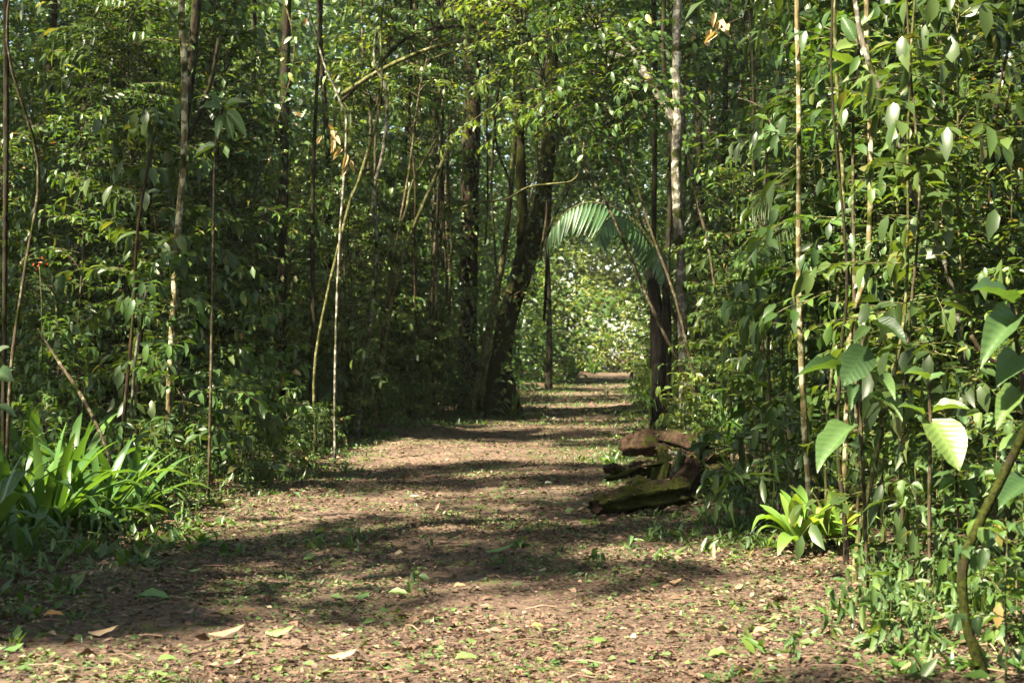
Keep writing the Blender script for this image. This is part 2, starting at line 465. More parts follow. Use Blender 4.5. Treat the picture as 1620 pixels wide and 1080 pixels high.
T = {}
T['lichen_l'] = tree('slender yellow-lichened sapling trunk rising beside the bright bromeliad', [(266, 730, 11), (267, 640, 10), (275, 480, 12), (278, 400, 11), (290, 250, 11), (291, 100, 11), (287, -20, 11)], 16, M_blich, 10.5, flare=1.1)
T['dark_l'] = tree('straight dark brown trunk standing alone in the shrubs on the path\'s left', [(446, 690, 15), (447, 500, 14), (449, 250, 15), (453, 0, 14)], 25.5, M_bdark, 13)
tree('short thin dark trunk just right of the straight dark trunk', [(492, 712, 9), (492, 640, 9), (496, 520, 8), (494, 380, 7), (498, 200, 6)], 23, M_bdark, 9, flare=1.2)
tree('thick dark trunk behind the yellow-lichened sapling, top left', [(222, 660, 24), (226, 400, 23), (232, 200, 22), (242, -20, 22)], 27, M_bdark, 14)
tree('dark forking trunk close behind the yellow-lichened sapling', [(282, 680, 15), (288, 420, 15), (284, 260, 15), (300, 120, 16), (312, -20, 14)], 22, M_bdark, 12, extra=[('limb', [(289, 230, 12), (310, 190, 9), (335, 120, 7), (345, 60, 5)], 22)])
tree('dark trunk carrying a sunlit tuft of leaves, upper left corner', [(118, 640, 17), (125, 400, 16), (132, 200, 17), (160, 60, 18), (166, -20, 17)], 24, M_bdark, 12)
tree('brownish trunk between the sunlit tuft and the picture edge', [(60, 640, 12), (66, 300, 12), (85, 0, 12)], 26, M_bred, 12)
tree('thin dark trunk at the extreme left picture edge', [(6, 745, 8), (7, 500, 8), (9, 200, 9), (8, -20, 9)], 13, M_bdark, 9, flare=1.1)
tree('thin brown stem rising from the strap-leaved clump near the left edge', [(10, 800, 7), (12, 700, 6), (20, 560, 6), (40, 420, 5), (60, 260, 5)], 12.4, M_stem, 5, flare=1.1, name='sapling')
T['red'] = tree('thick reddish dark trunk beside the leaning mossy tree', [(742, 655, 36), (740, 560, 30), (742, 400, 28), (746, 200, 28), (748, 60, 30), (752, -20, 28)], 36.5, M_bred, 18)
T['lean'] = tree('big dark mossy tree leaning right over the path', [(786, 665, 46), (790, 590, 36), (803, 500, 32), (830, 420, 32), (852, 350, 27), (868, 230, 22), (872, 110, 20), (880, -20, 18)], 33.5, M_bmoss, 16, flare=1.5,
                 extra=[('limb', [(828, 425, 22), (826, 330, 17), (822, 200, 15), (816, 60, 13), (815, -20, 12)], 33.8), ('root', [(800, 590, 22), (812, 630, 18), (822, 668, 22)], 33.2)])
tree('yellowish mossy stem leaning against the big leaning tree', [(745, 650, 13), (765, 570, 12), (782, 480, 11), (800, 380, 9), (812, 250, 8)], 33, M_stemg, 9, flare=1.2)
tree('dark slim trunk beside the far sunlit path bend', [(868, 615, 12), (869, 520, 9), (866, 420, 8), (862, 300, 8)], 55, M_bdark, 20)
T['gate'] = tree('black thick trunk standing behind the log pile', [(1042, 690, 25), (1041, 620, 23), (1041, 540, 21), (1036, 470, 20), (1026, 425, 18), (1008, 390, 15), (985, 368, 11)], 25.6, M_bshade, None, flare=1.2)
tree('thin brown trunk touching the black trunk behind the logs', [(1060, 688, 10), (1058, 600, 9), (1058, 520, 9), (1055, 440, 9), (1060, 330, 8), (1062, 200, 8), (1050, 100, 7), (1051, -20, 7)], 25, M_bdark, 12, flare=1.2)
T['pale_c'] = tree('pale grey lichen-spotted trunk with the mossy branch, upper middle', [(1082, 640, 16), (1078, 450, 15), (1070, 300, 15), (1072, 190, 16), (1071, 90, 14), (1076, -20, 14)], 24, M_bpale, 12,
                   extra=[('limb', [(1074, 205, 16), (1050, 160, 17), (1030, 130, 17), (1010, 105, 17), (985, 95, 15), (960, 82, 12), (950, 68, 8)], 24.1), ('limb', [(1020, 118, 12), (1002, 80, 10), (975, 55, 9), (940, 40, 7), (905, -20, 6)], 24.3)])
tree('thin black trunk just left of the pale lichen-spotted trunk', [(1032, 560, 8), (1036, 250, 8), (1036, 60, 8), (1034, -20, 8)], 29, M_bdark, 13)
tree('lichen-flecked slender trunk above the right-hand bromeliad', [(1281, 800, 10), (1274, 700, 10), (1270, 620, 10), (1264, 450, 9), (1264, 280, 8), (1264, 120, 8), (1262, -20, 8)], 11.6, M_blich, 8, flare=1.1)
tree('thin straight yellowish stem between two lichened trunks on the right', [(1308, 830, 5), (1306, 700, 5), (1320, 540, 5), (1335, 330, 6), (1326, 160, 6), (1320, -20, 6)], 11.2, M_stemg, 7, flare=1, name='sapling')
tree('pale yellow slim trunk rising through sunlit leaves on the right', [(1330, 850, 9), (1338, 700, 9), (1345, 520, 9), (1372, 420, 9), (1378, 250, 9), (1374, 120, 8), (1372, -20, 8)], 11, M_blich, 8, flare=1.1)
tree('whitish bare stem slanting across the sunlit leaves on the right', [(1535, 640, 9), (1528, 560, 10), (1512, 480, 9), (1488, 395, 9), (1440, 300, 8), (1420, 210, 8), (1396, 150, 9), (1366, 70, 9), (1350, -20, 8)], 10.2, M_bpale, 7, flare=1.1)
tree('dark upright trunk deep in shade near the right edge', [(1575, 700, 17), (1577, 400, 16), (1578, 200, 15), (1570, -20, 15)], 15, M_bdark, 10)
tree('thin dark trunk left of the shaded upright trunk, right side', [(1530, 760, 9), (1537, 480, 8), (1545, 200, 8), (1548, -20, 8)], 14, M_bdark, 9)
tree('mossy dark bent stem in the blurred lower right corner', [(1560, 1075, 18), (1528, 985, 15), (1522, 900, 17), (1545, 835, 16), (1585, 755, 15), (1625, 670, 14), (1660, 560, 12)], 6.6, M_bmoss, 3.2, flare=1.2)
tree('thin tan stem leaning right above the verge weeds', [(1352, 890, 9), (1362, 830, 9), (1382, 740, 9), (1400, 650, 8), (1425, 540, 6), (1436, 420, 5)], 9.6, M_stemg, 4.5, flare=1.1, name='sapling')
tree('thin dark stem standing close behind the right-hand bromeliad', [(1338, 850, 9), (1332, 780, 8), (1325, 700, 7), (1330, 560, 6), (1340, 420, 5)], 10.4, M_bdark, 5, flare=1.1, name='sapling')
tree('slender brown stem among the weeds right of the leaning tan stem', [(1428, 900, 6), (1427, 800, 6), (1424, 690, 6), (1440, 500, 5), (1455, 300, 4)], 9.4, M_stem, 5, flare=1, name='sapling')
tree('reddish-brown vine stem crossing the right edge foliage', [(1536, 530, 7), (1556, 560, 7), (1590, 580, 7), (1640, 600, 7)], 8.4, M_bred, None, flare=1, name='vine_stem', cat='vine', base=False)
tree('thin pink-brown stem rising along the upper right edge', [(1560, 360, 4), (1572, 250, 4), (1580, 150, 4), (1600, 60, 4)], 9.5, M_bred, None, flare=1, name='vine_stem', cat='vine', base=False)
# leaning thin stems left of the big trees
for lab, pix, Y, m in [
    ('pale thin stem with a double bend leaning right, left of the big trees', [(556, 668, 7), (572, 560, 6), (585, 490, 6), (610, 400, 6), (640, 340, 5), (652, 290, 4), (690, 220, 4)], 25, M_stemg),
    ('greenish thin stem leaning right, hung with tiny leaves', [(592, 660, 8), (612, 520, 7), (625, 450, 7), (650, 370, 6), (680, 300, 6), (715, 220, 5)], 25.5, M_stemg),
    ('whitish thin stem standing upright above the yellow-green sprig', [(568, 660, 6), (590, 480, 6), (596, 380, 6), (592, 300, 6), (606, 240, 6), (612, 150, 5)], 24.5, M_bpale),
    ('yellowish thin stem slanting right above the dead hanging leaves', [(500, 560, 5), (548, 340, 5), (566, 290, 5), (582, 240, 6), (596, 190, 5), (604, 130, 4)], 21, M_stemg),
    ('brown thin upright stem left of the leaning pale stems', [(536, 668, 6), (538, 560, 6), (545, 430, 5), (540, 300, 5)], 26, M_stem),
    ('pale twiggy stem bending left at the top, above dead hanging leaves', [(530, 600, 4), (536, 400, 4), (548, 210, 4), (538, 160, 4), (512, 100, 3)], 20, M_bpale),
    ('thin bare whitish seedling stem near the yellow-lichened sapling', [(208, 660, 4), (215, 560, 5), (226, 490, 4), (235, 440, 4)], 15, M_bpale),
    ('thin reddish stem between strap-leaved clump and yellow-lichened sapling', [(190, 730, 6), (200, 620, 6), (212, 480, 5), (218, 360, 5), (245, 200, 4)], 15.5, M_bred),
    ('thin dark twin stem just left of the yellow-lichened sapling', [(216, 720, 7), (220, 600, 6), (228, 440, 6), (240, 280, 5)], 16.5, M_bdark)]:
    tree(lab, pix, Y, m, pix[-1][1] < 200 and 7 or None, flare=1, name='sapling')
# shaded trunks in the depth of the wood
for zone, spots in {'dim trunk in the depth between the straight dark trunk and the reddish trunk': [(515, 30, 9), (640, 34, 8), (690, 38, 10)],
                    'dim trunk deep in the wood between yellow-lichened and straight dark trunks': [(330, 30, 10), (365, 36, 12), (405, 31, 8), (170, 33, 12), (195, 26, 8)],
                    'dim trunk in the shade between black trunk and lichen-flecked right trunk': [(1100, 33, 12), (1135, 29, 9), (1165, 36, 14), (1205, 30, 9), (1235, 34, 11), (1180, 25, 6)],
                    'dim trunk deep behind the sunlit leaves on the right': [(1300, 26, 10), (1350, 30, 12), (1410, 24, 9), (1470, 28, 12), (1510, 22, 7), (1600, 25, 10)],
                    'dim blurred trunk along the far bend of the path': [(1068, 50, 9), (1085, 44, 8)]}.items():
    for px, Y, w in spots:
        by = HZ + CAMH * F / Y
        q = rng.normal(0, 8, 4)
        tree(zone, [(px + q[0], by, w * 1.1), (px, by - 150, w), (px + q[1], by - 350, w), (px + q[2], by - 600, w * .9)], Y, M_bdark, 12 if Y < 50 else 20, group=zone)
# trees that stand beside and behind the viewer and close the canopy
for x, y in [(-6, 8), (-9, -3), (-4.5, -6), (5, 3), (-13, 8), (-12, 18), (9, 9), (10, 20), (-8, -12), (3, -9), (-15, 28), (13, 32), (-18, 2), (-18, 42), (17, 46), (-10, 50)]:
    r_ = rng.uniform(.10, .2); h = rng.uniform(13, 16)
    pts = np.array([[0, 0, -.1], [0, 0, .4], [rng.normal(0, .2), rng.normal(0, .2), 5], [rng.normal(0, .5), rng.normal(0, .5), h]])
    b = np.array([x, y, float(G(x, y))])
    root = thing('tree', 'tall canopy tree standing just outside the view beside the path', 'tree', b, 'canopy trees around the viewpoint')
    obj('trunk', trunk_mesh(pts, [r_ * 1.5, r_, r_ * .85, r_ * .4], M_bdark), root)
    TREES.append((b + pts[-1], root, b))

# ------------------------------------------------------------------ crowns of the canopy, hung on those trees
tops = np.array([t[0] for t in TREES])
crown = {}
cl = []
for gx in np.arange(-32, 22, 1.15):
    for gy in np.arange(-22, 62, 1.15):
        for layer in range(3):
            c = np.array([gx + rng.uniform(-.6, .6), gy + rng.uniform(-.6, .6), 0])
            lo = 14.0 + .03 * max(c[1] - 20, 0)
            c[2] = lo + rng.uniform(0, 6)
            g = c[:2] - SUN[:2] / SUN[2] * c[2]          # where its shadow falls
            inside = min(g[0] - vl(g[1]), vr(g[1]) - g[0])
            if g[1] < 4 or g[1] > 62 or abs(g[0]) > .36 * g[1] + 3.5: p_ = .26
            elif inside > -.4 and g[1] < 34: p_ = .56      # shady path
            elif inside > -.4: p_ = .32
            elif g[0] < 0: p_ = .46
            else: p_ = .40
            if rng.random() > p_: continue
            r = rng.uniform(.4, .9)
            if shades_lit(c, r, f=.5): continue
            cl.append((c, r))
for c, r in cl:
    k = int(np.argmin(((tops[:, :2] - c[:2]) ** 2).sum(1)))
    crown.setdefault(k, []).append((c, r))
for k, lst in crown.items():
    top, root, b = TREES[k]
    mb = MB(); ml = MB()
    for c, r in lst:
        far = c[1] > 30
        n = int((130 if far else 62) * r * r) + 20
        p = c + rvec(n) * (r * rng.uniform(.2, 1, n) ** .5)[:, None] * np.array([1, 1, .6])
        leaf_cloud(mb, p - b, rvec(n) * np.array([1, 1, .35]) + np.array([0, 0, -.15]), rvec(n) * .6 + np.array([0, 0, 1]), rng.uniform(.18, .36, n) * (1 if far else 1.5), rng.uniform(.09, .17, n) * (1 if far else 1.5), TL2, rng.uniform(.1, .9, n))
    for c, r in sorted(lst, key=lambda q: np.linalg.norm(q[0][:2] - top[:2]))[:7]:
        if c[2] < top[2] - 1.5: continue
        m_ = (top + c) / 2 + np.array([0, 0, rng.uniform(-.2, .3)])
        V, Q, Tt = tube(catmull(np.array([top - np.array([0, 0, rng.uniform(.1, .6)]), m_, c]) - b, 4), np.linspace(.04, .012, 9), 5)
        ml = MB(); ml.add(V, Q, Tt); obj('limb', ml.mesh('limb', M_bdark), root)
    tag(obj('crown', mb.mesh('crown', M_fol, smooth=False), root), kind='stuff')
print('canopy clumps', len(cl))

# ------------------------------------------------------------------ saplings and shrubs
def plant(H, cs, nb, bl, LL, ratio, space, seed, droop=.35, r0=.012, sub=3, el=(0.05, .7), bend=.06, tip_h=.55):
    """a stem with twigs and two-ranked leaves. -> stem MB, leaf arrays"""
    r = np.random.default_rng(seed)
    k = 7
    z = np.linspace(0, H, k)
    wob = np.cumsum(r.normal(0, bend * H / k, (k, 2)), 0); wob[0] = 0
    stem = catmull(np.column_stack([wob, z]), 3)
    st = MB(); V, Q, T_ = tube(stem, np.linspace(r0, r0 * .25, len(stem)), 6, .08, r=r); st.add(V, Q, T_)
    pos, dr, nm, ln = [], [], [], []
    az = r.uniform(0, 6.28)
    def twig(p0, d0, L, rad, lev):
        m = max(4, int(L / .09)); pts = [p0]; d = d0.copy(); up = np.array([0, 0, 1.0])
        for q in range(m):
            d = nrmz(d + np.array([r.normal(0, .10), r.normal(0, .10), r.normal(0, .06) - droop * .18]))
            pts.append(pts[-1] + d * L / m)
        pts = np.array(pts)
        V, Q, T_ = tube(pts, np.linspace(rad, rad * .35, len(pts)), 4, cap=False, r=r); st.add(V, Q, T_)
        tt = np.arange(.22 * L if lev == 0 else .05, L, space) / L
        side = 1
        for t in tt:
            f = t * m; q = min(int(f), m - 1)
            p = pts[q] + (pts[q + 1] - pts[q]) * (f - q); d_ = nrmz(pts[q + 1] - pts[q])
            s = nrmz(np.cross(d_, up)) * side; side = -side
            if r.random() < .12: continue
            dd = nrmz(d_ * r.uniform(.25, .8) + s + np.array([0, 0, r.uniform(-.55, .15)]))
            pos.append(p); dr.append(dd); nm.append(nrmz(up + r.normal(0, .38, 3))); ln.append(LL * r.uniform(.6, 1.2))
        pos.append(pts[-1]); dr.append(nrmz(pts[-1] - pts[-2] + np.array([0, 0, -.2]))); nm.append(nrmz(up + r.normal(0, .3, 3))); ln.append(LL * r.uniform(.8, 1.2))
        if lev == 0:
            for q in range(sub):
                f = r.uniform(.25, .9) * m; a = int(f); p = pts[a]
                d_ = nrmz(pts[min(a + 1, m)] - pts[a - 1 if a else 0] + 1e-6); s = nrmz(np.cross(d_, up)) * r.choice([-1, 1])
                twig(p, nrmz(d_ * .7 + s * .8 + np.array([0, 0, r.uniform(-.1, .3)])), L * r.uniform(.3, .55), rad * .6, 1)
    for q in range(nb):
        t = cs + (1 - cs) * (q + r.uniform(0, .9)) / nb
        p = np.array([np.interp(t * H, stem[:, 2], stem[:, a]) for a in range(3)])
        az += 2.4 + r.normal(0, .4)
        e = r.uniform(*el) + .5 * t * t
        d0 = np.array([math.cos(az) * math.cos(e), math.sin(az) * math.cos(e), math.sin(e)])
        u = (t - cs) / max(1 - cs, .01)
        twig(p, d0, bl * r.uniform(.5, 1.15) * (tip_h + (1 - tip_h) * math.sin(math.pi * min(1, u * .9 + .15))), r0 * .4, 0)
    ln = np.array(ln)
    return st, np.array(pos), np.array(dr), np.array(nm), ln, ln * ratio * r.uniform(.85, 1.15, len(ln)), r

# species: leaf length, ratio, spacing, material, words
SPECIES = {
    'small': dict(LL=.092, ratio=.42, space=.050, mat=M_fol, d='small-leaved'),
    'oval': dict(LL=.140, ratio=.46, space=.075, mat=M_fol, d='oval-leaved'),
    'long': dict(LL=.200, ratio=.29, space=.085, mat=M_fold, d='long-leaved'),
    'broad': dict(LL=.205, ratio=.46, space=.120, mat=M_fold, d='broad-leaved'),
    'fine': dict(LL=.060, ratio=.34, space=.027, mat=M_foly, d='feathery fine-leaved'),
    'yellow': dict(LL=.125, ratio=.40, space=.070, mat=M_foly, d='yellow-green'),
}
SIZES = {'low': (0.9, .08, 15, .44), 'mid': (2.1, .10, 32, .68), 'tall': (4.2, .10, 54, 1.05), 'high': (7.2, .12, 78, 1.45)}
PROTO = {}
seed = 100
for sp, q in SPECIES.items():
    for sz, (H, cs, nb, bl) in SIZES.items():
        if sz == 'high' and sp in ('fine',): continue
        for var in range(2 if sz in ('tall', 'mid') else 1):
            seed += 1
            big = {'low': .8, 'mid': 1.0, 'tall': 1.05, 'high': 1.25}[sz]
            st, p, d, n, L, W, r = plant(H, cs, nb, bl, q['LL'] * big, q['ratio'], q['space'] * big, seed, r0=.004 + .0032 * H, sub=4 if sz in ('tall', 'high') else 3)
            mb = MB(); leaf_cloud(mb, p, d, n, L, W, TL8 if sz != 'high' else TL4, np.clip(r.normal(.45, .2, len(p)), 0, 1))
            PROTO[(sp, sz, var)] = (st.mesh('stem', M_stem if r.random() < .6 else M_stemg), mb.mesh('foliage', q['mat']), H, bl)
print('proto leaves', sum(len(v[1].polygons) for v in PROTO.values()))

for sp in ('oval', 'yellow', 'small'):
    q = SPECIES[sp]; seed += 1
    st, p, d, n, L, W, r = plant(7.4, .64, 46, 1.35, q['LL'] * 1.1, q['ratio'], q['space'] * 1.1, seed, r0=.03, sub=5, droop=.35)
    mb = MB(); leaf_cloud(mb, p, d, n, L, W, TL8, np.clip(r.normal(.5, .2, len(p)), 0, 1))
    PROTO[(sp, 'arch', 0)] = (st.mesh('stem', M_stem), mb.mesh('foliage', q['mat']), 6.6, 1.35)

def zone_of(px, Y, side):
    if side < 0:
        if px < 130: z = 'near the left picture edge'
        elif px < 285: z = 'left of the yellow-lichened sapling'
        elif px < 440: z = 'between yellow-lichened sapling and straight dark trunk'
        elif px < 560: z = 'just right of the straight dark trunk'
        elif px < 720: z = 'among the leaning stems left of big trees'
        else: z = 'beyond the leaning mossy tree'
    else:
        if px < 1060: z = 'near the black trunk and palm'
        elif px < 1170: z = 'behind the log pile'
        elif px < 1290: z = 'left of the lichen-flecked right trunk'
        elif px < 1440: z = 'around the pale yellow right trunk'
        else: z = 'near the right picture edge'
    return z

n_sap = 0
SAP = []
def put_sapling(sp, sz, var, x, y, s, rz, label, group, tilt=(0, 0)):
    stm, fol, H, bl = PROTO[(sp, sz, var)]
    o = thing({'low': 'shrub', 'mid': 'shrub', 'tall': 'sapling', 'high': 'young_tree', 'arch': 'young_tree'}[sz], label, {'low': 'shrub', 'mid': 'shrub', 'tall': 'sapling', 'high': 'tree', 'arch': 'tree'}[sz], (x, y, float(G(x, y)) - .03), group)
    o.rotation_euler = (tilt[0], tilt[1], rz); o.scale = (s, s, s)
    obj('stem', stm, o); tag(obj('foliage', fol, o), kind='stuff')
    return o

def blocked(x, y, H, R, so=True):
    for h in np.linspace(.5, H, 8):
        if shades_lit(np.array([x, y, h]), R, so, 1.0): return True
    return False

pl = []
y = 8.0
cells = []
for side in (-1, 1):
    yy = 7.2
    while yy < 41:
        edge = float(vl(yy)) if side < 0 else float(vr(yy))
        lim = .36 * yy + .8
        xx = abs(edge) * (1 if side * edge > 0 else -1)
        dmax = (lim + edge) if side < 0 else (lim - edge)
        dd = .25
        while dd < dmax:
            cells.append((side, edge, dd, yy))
            dd += rng.uniform(.75, 1.25) * (1.0 if yy < 22 else 1.25)
        yy += rng.uniform(.75, 1.1) * (1.0 if yy < 22 else 1.35)
cells = [cells[i] for i in rng.permutation(len(cells))]
for side, edge, dd, yy in cells:
    y = yy + rng.uniform(-.4, .4); dd = dd + rng.uniform(-.2, .3); x = edge + side * dd
    px = 810 + x / y * F
    if px < -60 or px > 1690: continue
    if side > 0 and y < 9.2 and px < 1400: continue
    if side > 0 and 11.5 < y < 16 and px < 1180: continue         # the logs lie here
    if side < 0 and y < 13.5 and px < 330: continue          # strap-leaved clump
    if 16 < y < 26.5 and 960 < px < 1135 and side > 0 and (px < 1072 or y > 19): continue     # open view of the black trunk and palm
    if y < 33 and 715 < px < 860: continue
    if side > 0 and y < 11.2 and 1150 < px < 1360: continue     # the bright bromeliads stand here
    if dd < .6: szs = ['low', 'low', 'mid']
    elif dd < 1.6: szs = ['low', 'mid', 'mid', 'tall']
    else: szs = ['mid', 'tall', 'tall', 'high']
    if y > 26 and dd > .6: szs = szs + ['high', 'high']
    sz = szs[rng.integers(len(szs))]
    s = rng.uniform(.75, 1.25)
    if y < 11: s *= .85
    if y < 9: sz = 'low'
    H, cs, nb, bl = SIZES[sz]
    if blocked(x, y, H * s, bl * s * .6) or blocked(x, y, H * s, bl * s * .2, False):
        sz = 'low'; H, cs, nb, bl = SIZES[sz]; s *= .7
        if blocked(x, y, H * s, bl * s * .3): continue
    w = {'small': 3, 'oval': 4, 'long': 2.4, 'broad': 1.8, 'fine': 1.0, 'yellow': 1.2}
    if side < 0 and px < 450: w['yellow'] = .5; w['broad'] = 2.6; w['long'] = 3
    if 450 < px < 650: w['yellow'] = 2.5; w['small'] = 5
    if side > 0 and px > 1250: w.update(small=5, yellow=2, oval=2.2, long=2.2, fine=2.2, broad=.8)
    if sz == 'high': w['fine'] = 0; w['yellow'] = 0
    ks = list(w); pr = np.array([w[k_] for k_ in ks]); sp = ks[rng.choice(len(ks), p=pr / pr.sum())]
    var = int(rng.integers(2)) if sz in ('mid', 'tall') else 0
    z = zone_of(px, y, side)
    kindw = {'low': 'low shrub', 'mid': 'bushy shrub', 'tall': 'slender sapling', 'high': 'tall young tree'}[sz]
    deep = 'by path ' if dd < 1.0 else ''
    lab = f"{SPECIES[sp]['d']} {kindw} {deep}{z}"
    put_sapling(sp, sz, var, x, y, s, rng.uniform(0, 6.28), lab, lab, (rng.normal(0, .06), rng.normal(0, .06)))
    n_sap += 1
print('saplings', n_sap)
# the denser understorey between the straight dark trunk and the big trees
for q in range(34):
    px = rng.uniform(440, 730); y = rng.uniform(25, 34); x = (px - 810) / F * y
    if x > float(vl(y)) - .3: continue
    sp = ['small', 'yellow', 'fine', 'small', 'oval'][rng.integers(5)]; sz = ['mid', 'tall'][rng.integers(2)] if x < float(vl(y)) - 1 else 'mid'
    if blocked(x, y, SIZES[sz][0], .3): continue
    lab = f"{SPECIES[sp]['d']} {'thicket shrub' if sz == 'mid' else 'thicket sapling'} {zone_of(px, y, -1)}"
    put_sapling(sp, sz, int(rng.integers(2)), x, y, rng.uniform(.8, 1.3), rng.uniform(0, 6.28), lab, lab, (rng.normal(0, .08), rng.normal(0, .08)))
# leafy young trees before the tall trunks on the left
for q in range(20):
    px = rng.uniform(20, 700); y = rng.uniform(17, 30); x = (px - 810) / F * y
    if x > float(vl(y)) - 1.2: continue
    sp = ['small', 'oval', 'small', 'long', 'small'][rng.integers(5)]
    if blocked(x, y, 7.5, .45): continue
    lab = f"dark {SPECIES[sp]['d']} tree hiding the tall trunks {zone_of(px, y, -1)}"
    put_sapling(sp, 'high', 0, x, y, rng.uniform(.9, 1.25), rng.uniform(0, 6.28), lab, lab, (rng.normal(0, .05), rng.normal(0, .05)))
# low growth crowding the verges
for side in (-1, 1):
    yy = 14.0
    while yy < 34:
        dd = abs(rng.normal(.25, .3)); x = (float(vl(yy)) - dd) if side < 0 else (float(vr(yy)) + dd); px = 810 + x / yy * F
        ok = not (side > 0 and (yy < 17 or px < 1072))
        if ok:
            ks = ['small', 'oval', 'fine', 'oval', 'long', 'small']; sp = ks[rng.integers(6)]
            lab = f"knee-high {SPECIES[sp]['d']} bush edging path {zone_of(px, yy, side)}"
            put_sapling(sp, 'low', 0, x, yy, rng.uniform(.45, .8), rng.uniform(0, 6.28), lab, lab, (rng.normal(0, .1), rng.normal(0, .1)))
        yy += rng.uniform(.45, .85)
# hand-placed foliage the eye goes to
for sp, sz, px, Y, s, lab, *tl in [
    ('oval', 'arch', 1125, 19.5, .9, 'sunlit oval-leaved young tree arching over the palm frond', -.27),
    ('yellow', 'arch', 1150, 21, 1.05, 'pale yellow-green young tree behind the mossy branch', -.42),
    ('small', 'arch', 600, 27, 1.25, 'small-leaved young tree reaching toward the path, upper middle', .2),
    ('oval', 'arch', 1150, 27, 1.3, 'tall leafy young tree behind the pale lichen-spotted trunk', -.15),
    ('small', 'arch', 690, 31, 1.4, 'tall small-leaved tree before the reddish trunk crown', .1),
    ('small', 'arch', 770, 35.5, 1.35, 'small-leaved tree arching right above the leaning mossy trunk', .28),
    ('oval', 'arch', 720, 34.5, 1.25, 'oval-leaved tree filling the gap over the leaning mossy trunk', .45),
    ('small', 'arch', 1140, 33, 1.4, 'small-leaved tree closing the arch behind the palm', -.3),
    ('yellow', 'arch', 560, 30, 1.3, 'yellow-green tree bending over the leaning thin stems', .12),
    ('oval', 'tall', 1420, 11.4, 1.0, 'brightly sunlit sapling crowding the pale yellow trunk'),
    ('yellow', 'tall', 1490, 11.0, .95, 'yellow-green sunlit sapling behind the whitish slanting stem'),
    ('oval', 'tall', 1370, 12.2, 1.1, 'sunlit leafy sapling between the two lichened right trunks'),
    ('broad', 'tall', 1545, 9.6, .9, 'broad-leaved sunlit sapling at the right edge'),
    ('yellow', 'tall', 545, 24.5, 1.15, 'bright yellow-green sapling below the dead hanging leaves'),
    ('small', 'high', 345, 23.5, 1.0, 'sunny small-leaved young tree left of the straight dark trunk'),
    ('yellow', 'mid', 500, 25, 1.2, 'lit yellow-green bush between dark trunk and leaning stems')]:
    x = (px - 810) / F * Y
    put_sapling(sp, sz, 0, x, Y, s, rng.uniform(0, 6.28) if sz != 'arch' else 0, lab, None, (0, tl[0] if tl else 0))

# ------------------------------------------------------------------ the wood farther back: one mass
mb = MB()
def mass(cx, cy, cz, r, n, Lr, tint_mu=.45, nb=(0, -.15, 1), k=.7):
    c = np.array([cx, cy, cz]); p = c + rvec(n) * (r * rng.uniform(.1, 1, n) ** .45)[:, None] * np.array([1, 1, .75])
    L = rng.uniform(*Lr, n)
    leaf_cloud(mb, p, rvec(n) * np.array([1, 1, .5]) + np.array([0, 0, -.2]), rvec(n) * k + np.array(nb), L, L * rng.uniform(.38, .55, n), TL2, np.clip(rng.normal(tint_mu, .22, n), 0, 1))
cnt = 0
for _ in range(17000):
    y = rng.uniform(37, 112); u = rng.random()
    x = rng.uniform(-.40 * y - 1, .40 * y + 1)
    if y > 62:
        m_ = (vl(y) + vr(y)) / 2; x = m_ + rng.choice([-1, 1]) * (1.6 + rng.random() ** 1.4 * 11)
    top = .26 * y + 2
    z = rng.random() ** 1.25 * top
    ins = vl(y) - .2 < x < vr(y) + .2
    if ins and y < 100 and z < 6.5 + .05 * (y - 37): continue
    if 62 < y < 100 and z > 12 and rng.random() < .3: continue
    if y < 100 and shades_lit(np.array([x, y, z]), .6): continue
    if y > 100 and abs(x - (vl(y) + vr(y)) / 2) < 12: continue
    if y > 72 and (z > 11 or abs(x - (vl(y) + vr(y)) / 2) < 6.5): continue     # a sunny clearing
    r = rng.uniform(.5, 1.2)
    if not ins and y < 62 and np.sin(x * .9 + y * .4) + np.sin(z * 1.1 + x * .5) < -.9: continue
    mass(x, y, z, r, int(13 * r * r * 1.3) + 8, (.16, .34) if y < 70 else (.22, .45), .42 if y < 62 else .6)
    cnt += 1
for _ in range(2200):     # the wood closing the view at the bend
    y = rng.uniform(100, 125); x = rng.uniform(-45, 60); z = rng.random() ** 1.2 * 36
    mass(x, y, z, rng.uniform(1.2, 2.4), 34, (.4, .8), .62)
main_mass = mb; mb = MB()
for _ in range(1300):      # its edge; paler yellow leaves carry part of the sunlight in their colour
    u = rng.random(); x = rng.uniform(-10, 26)      # low bushes in front, taller growth behind
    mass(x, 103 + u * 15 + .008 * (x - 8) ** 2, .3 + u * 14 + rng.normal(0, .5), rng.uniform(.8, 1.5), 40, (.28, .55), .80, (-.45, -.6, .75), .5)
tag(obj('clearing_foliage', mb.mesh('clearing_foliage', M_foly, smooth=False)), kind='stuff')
mb = main_mass
for _ in range(1500):
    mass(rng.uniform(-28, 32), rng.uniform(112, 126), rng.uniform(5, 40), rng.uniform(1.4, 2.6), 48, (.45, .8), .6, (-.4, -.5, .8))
for _ in range(3400):     # the depth of the wood on both sides
    y = rng.uniform(62, 78); x = rng.uniform(-.42 * y, .42 * y); z = rng.random() ** 1.1 * 24
    if vl(y) - 2 < x < vr(y) + 2 and z < 9: continue
    if z < 14 and shades_lit(np.array([x, y, z]), 1.0): continue
    mass(x, y, z, rng.uniform(1.0, 1.9), 34, (.3, .6), .42)
for _ in range(2600):    # the same wood round the viewpoint, outside the view
    y = rng.uniform(-12, 62); side = rng.choice([-1, 1]); x = side * (max(.36 * y, 3.6) + 1.4 + rng.random() * 5); z = rng.random() * 8.5
    if shades_lit(np.array([x, y, z]), .8): continue
    mass(x, y, z, rng.uniform(.6, 1.2), 26, (.2, .4), .4)
